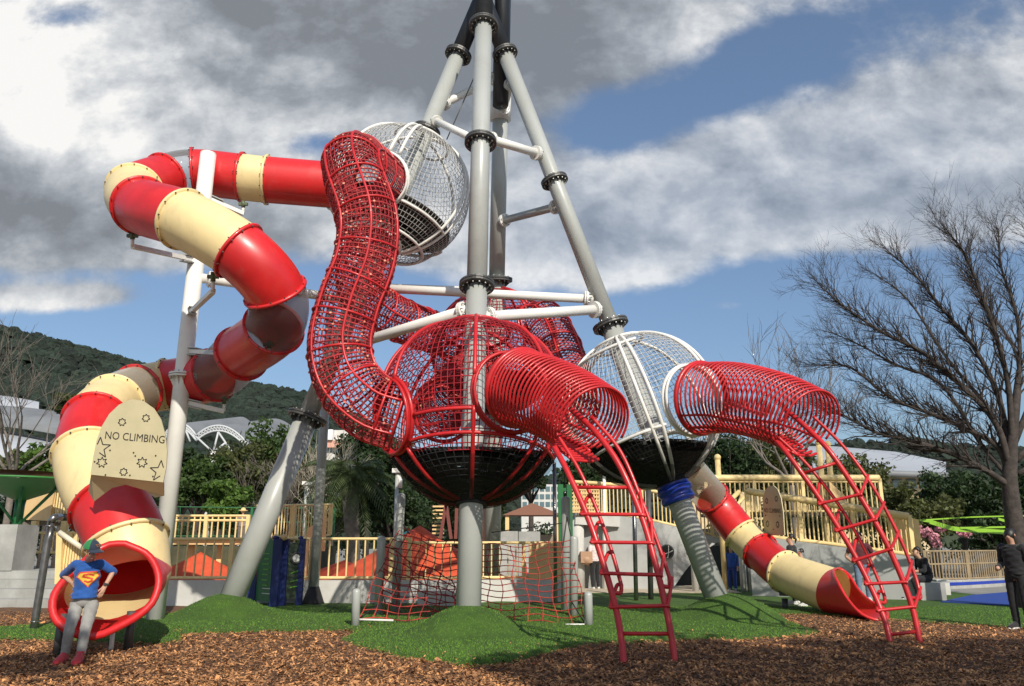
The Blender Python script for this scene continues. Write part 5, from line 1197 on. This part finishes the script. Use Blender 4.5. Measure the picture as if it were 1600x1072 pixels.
def bare(px, Y, pytop, label, seed, r0=.12, L=2.0, bark=None):
    rg = np.random.default_rng(seed); b = V3(px, Y, 0); h = aty(px, pytop, Y).z; th = thing('bare_tree', label, 'tree', b); f = b+Vector((0, 0, h*.4)); MB().tube([b, f], [r0, r0*.8], 10).build('trunk', bark or BARKG, th); mb = MB()
    for k in range(6):
        a = k*1.05+.3; branch_mesh(mb, f, Vector((math.cos(a)*.65, math.sin(a)*.65, 1)).normalized(), h*.34, r0*.5, 3, rg, .55, .15, .012)
    mb.build('branches', bark or BARKG, th)
bare(1245, 38, 560, 'faint leafless tree behind the second coil tunnel', 5, .16); bare(5, 40, 545, 'leafless spreading tree at the left edge', 6, .18); bare(495, 36, 700, 'thin bare tree with pale stems beside the lamp post', 7, .05, bark=mat('pale_bark', (.38, .34, .26), .8))
bare(430, 40, 725, 'scruffy thin bare tree behind the left leg', 12, .06)
# pink blossom shrub
r = np.random.default_rng(31); cl = [(X(1462, 34)+r.normal()*.42, 34+r.normal()*.3, aty(1462, 836, 34).z+r.normal()*.22, .22) for _ in range(8)]+[(X(1515, 34)+r.normal()*.2, 34, aty(1515, 833, 34).z, .2) for _ in range(2)]
bs = thing('blossom_shrub', 'pink flowering shrub beyond the lime webbing', 'shrub', V3(1465, 34, 0)); V, Fc = leaves(cl, 60, .09, r); MB().add(V, Fc).build('blossom', PINK, bs); MB().tube([V3(1465, 34, 0), V3(1465, 34, 1.6)], .07, 6).build('stem', BARK, bs)
# trees behind the camera: their crowns shade the near mulch on the right
def shade_tree(x, y, z0, z1, rx, ry, seed, ncl, per, label):
    r = np.random.default_rng(seed); th = thing('leafy_tree', label, 'tree', (x, y, 0)); cl = []
    for i in range(ncl):
        d = r.normal(size=3); d /= np.linalg.norm(d); q = r.random()**.5; cl.append((x+d[0]*rx*q, y+d[1]*ry*q, (z0+z1)/2+d[2]*(z1-z0)/2*q, .8*r.uniform(.5, 1)))
    V, Fc = leaves(cl, per, .13, r); MB().add(V, Fc).build('crown', LG[0], th); MB().tube([(x, y, 0), (x, y, (z0+z1)/2)], [.22, .14], 10).build('trunk', BARK, th)
SH = []
shade_tree(7.6, .6, 5.4, 8.6, 4.6, 2.2, 41, 130, 130, 'leafy tree beside the viewer whose crown shades the near mulch')
shade_tree(13.5, 1.2, 5.2, 8.8, 3.4, 2.6, 42, 90, 130, 'second leafy tree beside the viewer, further right')
shade_tree(-3.3, 2.4, 5.4, 6.6, .9, .8, 43, 7, 110, 'small crowned tree beside the viewer on the left')
# ------------------------------------------------------------------ people
from mathutils.bvhtree import BVHTree
def skin(name, verts, edges, radii, mt, parent, sub=2, root=0):
    me = bpy.data.meshes.new('tmp'); o0 = ORG[parent.name]
    me.from_pydata([tuple(Vector(v)-o0) for v in verts], edges, []); ob = bpy.data.objects.new('tmp', me); COL.objects.link(ob)
    md = ob.modifiers.new('s', 'SKIN'); md.use_smooth_shade = True; md.branch_smoothing = .6
    for i, r in enumerate(radii):
        s_ = me.skin_vertices[0].data[i]; s_.radius = (r, r) if np.isscalar(r) else r; s_.use_root = (i == root)
    if sub: m2 = ob.modifiers.new('b', 'SUBSURF'); m2.levels = sub; m2.render_levels = sub
    dg = bpy.context.evaluated_depsgraph_get(); dg.update(); m = bpy.data.meshes.new_from_object(ob.evaluated_get(dg)); m.name = name
    bpy.data.objects.remove(ob); bpy.data.meshes.remove(me)
    m.materials.clear(); m.materials.append(mt); m.polygons.foreach_set('use_smooth', [True]*len(m.polygons))
    o = bpy.data.objects.new(name, m); COL.objects.link(o); o.parent = parent; ORG[o.name] = o0; return o
def cloth(name, c, **k): return mat('cloth_'+name, c, .85, var=.2, vscale=12, bump=.3, bscale=30, sheen=.2, **k)
SKIN_ = mat('skin', (.48, .27, .18), .55); HAIR = mat('black_hair', (.012, .010, .009), .5)
CHAIN = ['pel', 'wai', 'che', 'nec', 'jaw', 'hea', 'cro']
def figure(name, label, J, h, colors, hair='short', group=None, fingers=False, trouser_end=1.0, sleeve=.5, shirt_mb=None, hat=None):
    """J: world-space joints; h: body height used for the limb thickness"""
    base = Vector(((J['anl'].x+J['anr'].x)/2, (J['anl'].y+J['anr'].y)/2, min(J['toel'].z, J['toer'].z)-.02))
    th = thing(name, label, 'person', base, group)
    k = h/1.7
    R0 = dict(pel=.095, wai=.085, che=.095, nec=.056, jaw=.074, hea=.097, cro=.060, sh=.050, el=.046, wr=.034, ha=.040, hip=.075, kn=.052, an=.036, toe=.020)
    names = list(CHAIN); edges = [(i, i+1) for i in range(6)]
    for s_ in 'lr':
        b = len(names); names += [x+s_ for x in ('sh', 'el', 'wr', 'ha')]; edges += [(2, b), (b, b+1), (b+1, b+2), (b+2, b+3)]
    for s_ in 'lr':
        b = len(names); names += [x+s_ for x in ('hip', 'kn', 'an', 'toe')]; edges += [(0, b), (b, b+1), (b+1, b+2), (b+2, b+3)]
    rad = [R0[n if n in R0 else n[:-1]]*k for n in names]; verts = [J[n] for n in names]
    fw = J['fwd']
    # nose
    verts.append(J['hea']*.55+J['jaw']*.45+fw*.088*k); names.append('nose'); rad.append(.013*k); edges.append((5, len(verts)-1))
    if fingers:
        for s_ in 'lr':
            hi = names.index('ha'+s_); hd = (J['ha'+s_]-J['wr'+s_]).normalized(); sd_ = J['palm'+s_]; up = hd.cross(sd_).normalized()
            for q in range(4):
                o_ = sd_*(q-1.5)*.018*k; ln = [.055, .066, .060, .048][q]*k; a = J['ha'+s_]+o_+hd*.035*k; b_ = a+(hd*.9+up*.25).normalized()*ln*.55; c_ = b_+(hd*.75+up*.55).normalized()*ln*.5
                b = len(verts); verts += [a, b_, c_]; rad += [.0095*k, .0085*k, .007*k]; names += ['f']*3; edges += [(hi, b), (b, b+1), (b+1, b+2)]
            a = J['wr'+s_].lerp(J['ha'+s_], .6)+sd_*.036*k; b = len(verts); verts += [a, a+(hd*.7+sd_*.5)*.035*k, a+(hd*1.3+sd_*.5)*.035*k]; rad += [.011*k, .010*k, .008*k]; names += ['f']*3; edges += [(names.index('wr'+s_), b), (b, b+1), (b+1, b+2)]
    skin('body', verts, edges, rad, SKIN_, th)
    # garments: lofted over the body, a little loose
    lo = colors.get('loose', 1.0); sx = (J['shr']-J['shl']).normalized(); spine = (J['che']-J['pel']).normalized(); fd = spine.cross(sx); fd = fd if fd.dot(fw) > 0 else -fd; fd.normalize()
    seed = len(bpy.data.objects) % 17
    def loft(mb, rings, n=28, cap=True, wr=.006):
        V = []
        for q, (c, a, b, w_, d_) in enumerate(rings):
            for j in range(n):
                t = 2*math.pi*j/n; f = 1+wr/.12*(math.sin(3*t+q*1.9+seed)+.7*math.sin(5*t-q*1.3+seed*2)+.5*math.sin(q*2.1+t))
                V.append(Vector(c)+(Vector(a)*math.cos(t)*w_+Vector(b)*math.sin(t)*d_)*f)
        Fc = [(q*n+j, q*n+(j+1) % n, (q+1)*n+(j+1) % n, (q+1)*n+j) for q in range(len(rings)-1) for j in range(n)]
        if cap: Fc += [tuple(range(n-1, -1, -1)), tuple((len(rings)-1)*n+j for j in range(n))]
        mb.add(V, Fc, 0, True)
    def limb(mb, P, R):
        S = spline(P, 5); R2 = np.interp(np.arange(len(S))/5, range(len(R)), R)*(1+.05*np.sin(np.arange(len(S))*2.3+seed)); mb.tube(S, R2, 14)
    mb = MB(); hem = J.get('hem', J['pel']); sm = (J['shl']+J['shr'])/2; nk = J['nec']
    prof = [(hem, .170, .125), (hem.lerp(J['wai'], .5), .166, .122), (J['wai'], .160, .118), (J['wai'].lerp(J['che'], .5), .165, .122), (J['che'], .172, .125), (J['che'].lerp(sm, .6), .172, .112), (sm+spine*.012*k, .150, .092), (sm.lerp(nk, .45)+spine*.012*k, .092, .072), (sm.lerp(nk, .8), .062, .058)]
    R3 = []
    for q in range(len(prof)-1):
        for t in (0, .33, .66): a, b = prof[q], prof[q+1]; R3.append((a[0].lerp(b[0], t), sx, fd, (a[1]*(1-t)+b[1]*t)*k*lo, (a[2]*(1-t)+b[2]*t)*k*lo))
    loft(mb, R3)
    for s_ in 'lr':
        sh, e, w_ = J['sh'+s_], J['el'+s_], J['wr'+s_]; ins = sh.lerp(sm, .35)-spine*.03*k
        if sleeve < 1: limb(mb, [ins, sh, sh.lerp(e, max(sleeve, .6))], [.075*k, .066*k, .060*k])
        else: limb(mb, [ins, sh, sh.lerp(e, .55), e, e.lerp(w_, max(sleeve-1, .12))], [.075*k, .068*k, .060*k, .054*k, .048*k])
    shirt = mb.build('shirt', colors['shirt'], th)
    mb = MB(); pt_ = J['pel'].lerp(J['wai'], .55); cr = (J['hipl']+J['hipr'])/2-spine*.03*k
    loft(mb, [(pt_, sx, fd, .148*k, .108*k), (J['pel'].lerp(J['wai'], .2), sx, fd, .155*k, .116*k), (J['pel'], sx, fd, .160*k, .120*k), (cr.lerp(J['pel'], .5), sx, fd, .152*k, .112*k), (cr, sx, fd, .10*k, .085*k)])
    for s_ in 'lr':
        hp, kn, a = J['hip'+s_], J['kn'+s_], J['kn'+s_].lerp(J['an'+s_], trouser_end*.97)
        limb(mb, [hp.lerp(J['pel'], .25), hp, hp.lerp(kn, .5), kn, kn.lerp(a, .55), a], [z*k*lo for z in (.080, .092, .082, .068, .064, .056)])
    mb.build('trousers', colors['legs'], th)
    for s_ in 'lr':
        a = J['an'+s_]; t = J['toe'+s_]; d = t-a; d.z = 0; d.normalize(); g0 = Vector((a.x, a.y, t.z-.022))-d*.05*k; sd2 = d.cross(Vector((0, 0, 1))); k0 = k; k = k*colors.get('foot', 1); L = .285*k; mb = MB()
        R3 = [(g0+d*L*x+Vector((0, 0, hh_*.5*k)), sd2, Vector((0, 0, 1)), w_*k, hh_*.5*k) for x, w_, hh_ in ((0, .020, .06), (.04, .036, .10), (.15, .042, .12), (.3, .044, .125), (.45, .046, .105), (.62, .050, .085), (.8, .048, .068), (.94, .036, .052), (1, .016, .03))]
        loft(mb, R3, 18, wr=.001); mb.tube([a+Vector((0, 0, .0)), a+Vector((0, 0, .045*k))-d*.0], [.050*k, .046*k], 14); mb.build('shoe', colors['shoes'], th)
        m = MB(); n = 16; V = []
        for z in (-.004, .020):
            for j in range(n): t_ = 2*math.pi*j/n; V.append(g0+d*(L*.5+math.cos(t_)*L*.53)+sd2*math.sin(t_)*.052*k+Vector((0, 0, z)))
        m.add(V, [tuple(range(n-1, -1, -1)), tuple(range(n, 2*n))]+[(j, (j+1) % n, n+(j+1) % n, n+j) for j in range(n)]); m.build('sole', colors.get('sole', WHITE), th); k = k0
    up = (J['cro']-J['jaw']).normalized()
    hc = J['hea']+up*.012*k-fw*.012*k; sd_ = up.cross(fw).normalized()
    if hair:
        m = MB(); V = []; Fc = []; n = 20; mm = 12
        for i in range(mm+1):
            for j in range(n):
                a = 2*math.pi*j/n; front = math.cos(a)     # +1 = face side
                lim = (1.15 if hair == 'short' else (2.3 if hair == 'long' else 1.0))+(-.15 if front > .3 else .55*(1-max(front, -1))*.6)
                t_ = lim*i/mm; V.append(hc+up*math.cos(t_)*.112*k+(fw*math.cos(a)*.098+sd_*math.sin(a)*.086)*k*math.sin(t_)*(1+.03*math.sin(5*a+i)))
        for i in range(mm):
            for j in range(n): q = (j+1) % n; Fc.append((i*n+j, (i+1)*n+j, (i+1)*n+q, i*n+q))
        m.add(V, Fc, 0, True); m.build('hair', colors.get('hair', HAIR), th)
        if hair == 'tail': MB().tube([hc-fw*.08*k, hc-fw*.15*k-up*.03*k, hc-fw*.14*k-up*.14*k], [.03*k, .032*k, .01*k], 8).build('ponytail', HAIR, th)
    m = MB()
    for s_ in (-1, 1):
        m.ball(J['hea']+fw*.080*k+sd_*s_*.032*k-up*.012*k, .010*k, 0, 8); m.ball(J['hea']+sd_*s_*.088*k-up*.01*k, .022*k, 1, 8, (.6, .7, 1.1))
    m.bar(J['jaw']+fw*.064*k-sd_*.022*k+up*.004, J['jaw']+fw*.064*k+sd_*.022*k+up*.004, .006*k, .007*k, 2)
    m.build('face_features', [HAIR, SKIN_, mat('lips', (.30, .09, .08), .5)], th)
    return th, shirt, J, dict(up=up, fw=fw, sd=sd_, hc=hc, k=k)
def standing(base, h, face, **ov):       # face: heading angle, 0 looks at the camera side (-Y)
    L = dict(pel=(0, 0, .53), wai=(0, 0, .61), che=(0, .0, .73), nec=(0, -.005, .84), jaw=(0, .022, .872), hea=(0, .012, .925), cro=(0, -.005, .972),
             shl=(-.105, 0, .795), ell=(-.14, -.02, .63), wrl=(-.145, .03, .485), hal=(-.145, .05, .435), hipl=(-.055, 0, .50), knl=(-.06, .01, .28), anl=(-.06, -.01, .05), toel=(-.072, .09, .022),
             shr=(.105, 0, .795), elr=(.14, -.02, .63), wrr=(.145, .03, .485), har=(.145, .05, .435), hipr=(.055, 0, .50), knr=(.06, .01, .28), anr=(.06, -.01, .05), toer=(.072, .09, .022))
    L.update(ov); c, s_ = math.cos(face), math.sin(face); f = Vector((-s_, -c, 0)); r = Vector((c, -s_, 0)); J = {}
    for k, (x, y, z) in L.items(): J[k] = Vector(base)+(r*x+f*y+Vector((0, 0, z)))*h
    J['fwd'] = f; J['palml'] = f.copy(); J['palmr'] = f.copy(); return J
# --- the boy in front of the slide mouth
bp = dict(pel=(131, 940, 9.93), wai=(134, 919, 9.98), che=(137, 893, 10.0), nec=(138, 874, 9.98), jaw=(145, 870, 9.86), hea=(144, 859, 9.86), cro=(141, 849, 9.90),
          shl=(119, 882, 10.0), ell=(99, 898, 10.12), wrl=(112, 911, 10.0), hal=(120, 914, 9.93), shr=(157, 881, 10.02), elr=(177, 893, 10.1), wrr=(166, 913, 9.95), har=(160, 924, 9.90),
          hipl=(121, 944, 9.92), knl=(109, 982, 9.62), anl=(102, 1019, 9.60), hipr=(143, 945, 9.93), knr=(133, 986, 9.66), anr=(126, 1023, 9.54))
J = {k: at(*v) for k, v in bp.items()}
for s_, p in (('l', at(90, 1036, 9.40)), ('r', at(117, 1040, 9.33))): p.z = .045; J['toe'+s_] = p; J['an'+s_].z = .115
J['fwd'] = Vector((.42, -.86, -.42)).normalized(); J['palml'] = Vector((0, -.5, -.8)).normalized(); J['palmr'] = Vector((-.8, -.6, 0)).normalized(); J['hem'] = at(131, 934, 9.92)
boy, shirt, J, H = figure('person', 'boy in blue shield-print shirt, grey trousers, red trainers and cap, leaning on the slide mouth', J, 1.45, dict(shirt=cloth('royal_blue', (.012, .085, .33)), legs=cloth('light_grey', (.30, .29, .27)), shoes=cloth('red_trainer', (.55, .03, .04)), sole=mat('red_sole', (.5, .05, .04), .6), loose=1.06, foot=1.22), 'short', fingers=True, sleeve=1.12)
up, fw, sdv, hc, k = H['up'], H['fw'], H['sd'], H['hc'], H['k']
# cap: green back, navy front, bill
m = MB(); V = []; Fc = []; n = 28; mm = 8; tilt = Vector((.25, 0, 0))
fwc = Vector((.93, -.30, -.20)).normalized(); upc = (up-fwc*up.dot(fwc)).normalized(); sdc = upc.cross(fwc); cc = J['hea']+up*.030*k
for i in range(mm+1):
    for j in range(n):
        a = 2*math.pi*j/n; t_ = 1.62*i/mm; V.append(cc+upc*math.cos(t_)*.118*k+(fwc*math.cos(a)*.122+sdc*math.sin(a)*.108)*k*math.sin(t_))
for i in range(mm):
    for j in range(n): q = (j+1) % n; Fc.append((i*n+j, (i+1)*n+j, (i+1)*n+q, i*n+q))
mi = [0 if (abs(j+.5-n/2) < 9.4) else 1 for i in range(mm) for j in range(n)]
m.add(V, Fc, 0, True); m.m = mi
V = []; Fc = []
for i in range(6):
    for j in range(13):
        a = -1.15+2.3*j/12; t_ = i/5; V.append(cc-upc*(-.004+.022*t_+.02*abs(math.sin(a)))*k+(fwc*(math.cos(a)*.120+.085*t_*math.cos(a*.9))+sdc*math.sin(a)*(.106+.012*t_))*k)
b_ = len(V); V += [v-upc*.007 for v in V]
for i in range(5):
    for j in range(12): q = i*13+j; Fc += [(q, q+1, q+14, q+13), (b_+q, b_+q+13, b_+q+14, b_+q+1)]
m.add(V, Fc, 1, True); m.ball(cc+upc*.12*k, .012, 0, 8)
e = cc+fwc*.10*k+upc*.07*k
for t_ in (-.03, .0, .03): m.bar(e+sdc*t_+fwc*.006, e+sdc*(t_+.02)-upc*.03+fwc*.012, .02, .008, 2)
capo = m.build('cap', [cloth('cap_green', (.02, .22, .06)), cloth('cap_navy', (.018, .03, .055)), cloth('cap_badge', (.45, .16, .06))], boy)
# shield print laid on the shirt
bv = BVHTree.FromPolygons([v.co.copy() for v in shirt.data.vertices], [tuple(p.vertices) for p in shirt.data.polygons]); o0 = ORG[boy.name]
cx, cy = 138, 905; N1, N2 = 66, 44; GV = {}; V = []; Fc = []; mi = []
def emblem(u, v):                         # u across -1..1, v down 0..1
    top_w = .80 if v < .0 else 1
    half = np.interp(v, [0, .30, 1], [.74, 1.0, 0.0])
    if abs(u) > half: return None
    d = min((half-abs(u))*.62, v*.9)
    if d < .075: return 0
    # a bold flowing letter
    S = [(.44, .26), (.10, .17), (-.34, .20), (-.40, .32), (0, .40), (.34, .47), (.30, .60), (.02, .68), (-.26, .60)]
    for (a, b), (c, e_) in zip(S, S[1:]):
        dx_, dy_ = c-a, e_-b; t_ = max(0, min(1, ((u-a)*dx_+(v-b)*dy_*4)/(dx_*dx_+dy_*dy_*4+1e-9))); q = math.hypot((u-a-dx_*t_)*.55, v-b-dy_*t_)
        if q < .058: return 0
    return 1
def gp(i, j):
    if (i, j) in GV: return GV[(i, j)]
    u = -1+2*i/N1; v = j/N2; px_ = cx+u*18.5+v*-1.0; py_ = 893+v*25+u*-1.2; tgt = at(px_, py_, 10); o_ = Vector((0, 0, HC)); d = (tgt-o_).normalized(); hit = bv.ray_cast(o_-o0, d)
    p = (hit[0]-d*.006 if hit[0] is not None else tgt-o0)+o0; V.append(p); GV[(i, j)] = len(V)-1; return len(V)-1
for i in range(N1):
    for j in range(N2):
        c_ = emblem(-1+2*(i+.5)/N1, (j+.5)/N2)
        if c_ is not None: Fc.append((gp(i, j), gp(i+1, j), gp(i+1, j+1), gp(i, j+1))); mi.append(c_)
m = MB().add(V, Fc, 0, True); m.m = mi; m.build('shield_print', [mat('print_red', (.62, .07, .03), .7), mat('print_yellow', (.75, .50, .06), .7)], boy)
q = J['wrr']; MB().ring(q, J['har']-q, .034*k, .010, 20, 6).build('wrist_watch', DARK, boy); MB().box(q+Vector((-.0, -.032, 0)), (.03, .012, .03)).build('watch_face', DARK, boy)
# --- bystanders
CL = lambda s_, l, sh=(.7, .7, .68): dict(shirt=cloth('c%d' % int(sum(s_)*1e4), s_), legs=cloth('t%d' % int(sum(l)*1e4), l), shoes=cloth('s%d' % int(sum(sh)*1e4), sh))
g = V3(929, 26.0, .015)
w_, _, Jw, Hw = figure('person', 'woman with pale top, tan bag and black trousers standing by the white concrete seat', standing(g, 1.62, 2.6, wrl=(-.09, .10, .60), hal=(-.02, .12, .61)), 1.62, CL((.72, .62, .60), (.012, .012, .014)), 'long')
m = MB(); m.box(Jw['wai']+Vector((-.28, -.12, 0)), (.36, .22, .34)); m.ball(Jw['wai']+Vector((-.28, -.12, -.08)), .2, 0, 10, (1, .7, .8)); tag(m.build('tan_bag', mat('tan_leather', (.42, .25, .15), .6)), 'tan shoulder bag held by the woman in black trousers', 'bag')
figure('person', 'person in white top and dark skirt partly behind the net end post', standing(V3(903, 27.6, .015), 1.5, .4), 1.5, CL((.75, .70, .68), (.05, .05, .06)), 'long')
g = gnd(1352, 944); g.z = .04
figure('person', 'man in dark maroon shirt and jeans, hands on hips, behind the right ladder', standing(g, 1.66, .35, ell=(-.20, -.04, .64), wrl=(-.115, .03, .565), hal=(-.085, .06, .555), elr=(.20, -.04, .64), wrr=(.115, .03, .565), har=(.085, .06, .555)), 1.66, CL((.10, .018, .025), (.16, .22, .32)), 'short', sleeve=.6)
q = gnd(1462, 941); sb = Vector((q.x-.05, q.y+.22, .045)); hh = 1.70
J = standing(sb, hh, 1.45, pel=(0, -.02, .31), wai=(0, -.02, .39), che=(0, .03, .50), nec=(0, .075, .60), jaw=(0, .115, .635), hea=(0, .11, .69), cro=(0, .10, .735), shl=(-.10, .05, .565), ell=(-.12, .10, .42), wrl=(-.07, .24, .40), hal=(-.05, .28, .41), shr=(.10, .05, .565), elr=(.12, .10, .42), wrr=(.07, .24, .40), har=(.05, .28, .41),
    hipl=(-.06, 0, .30), knl=(-.08, .25, .29), anl=(-.08, .24, .05), toel=(-.09, .33, .022), hipr=(.06, 0, .30), knr=(.08, .25, .29), anr=(.08, .20, .05), toer=(.09, .29, .022))
figure('person', 'man dressed in black sitting on the concrete stool facing left', J, hh, CL((.012, .012, .015), (.014, .014, .016), (.02, .02, .02)), 'short', sleeve=1.5)
figure('person', 'dark haired person in black behind the middle of the right slide', standing(V3(1236, 19.6, .03), 1.62, 2.2), 1.62, CL((.014, .014, .016), (.05, .05, .06)), 'tail', sleeve=1.6)
figure('person', 'shorter dark haired child behind the cream section of the right slide', standing(V3(1250, 19.0, .03), 1.28, 1.9), 1.28, CL((.30, .05, .04), (.05, .05, .06)), 'short')
g = gnd(1600, 986); g.z = .02
figure('person', 'person in long black clothes standing before the bare tree trunk', standing(g, 1.66, 1.0, wrl=(-.10, .16, .58), hal=(-.06, .2, .60)), 1.66, CL((.010, .010, .012), (.012, .012, .013), (.02, .02, .02)), 'long', sleeve=1.7)
figure('person', 'child in blue in the dark opening behind the right leg', standing(V3(1141, 25.2, .015), 1.35, .6), 1.35, CL((.02, .09, .40), (.02, .06, .30), (.3, .3, .3)), 'short', sleeve=1.6)
m = MB(); m.box(((X(228, 36)+X(480, 36))/2, 38.5, .65), (X(480, 36)-X(228, 36), 7, 1.3)); tag(m.build('terrace', mat('earth_terrace', (.08, .075, .04), .95, var=.4)), kind='structure')
fe, _, Jf, Hf = figure('person', 'elderly person in grey jacket and yellow hat beyond the ramp railing', standing(V3(376, 35.6, 1.32), 1.55, 2.9), 1.55, CL((.30, .24, .22), (.16, .14, .13), (.1, .1, .1)), 'short', sleeve=1.7)
m = MB(); m.disc(Hf['hc']+Vector((0, 0, .05)), (0, 0, 1), .19, .03, 20); m.ball(Hf['hc']+Vector((0, 0, .06)), .12, 0, 12); m.build('yellow_hat', YELP, fe)
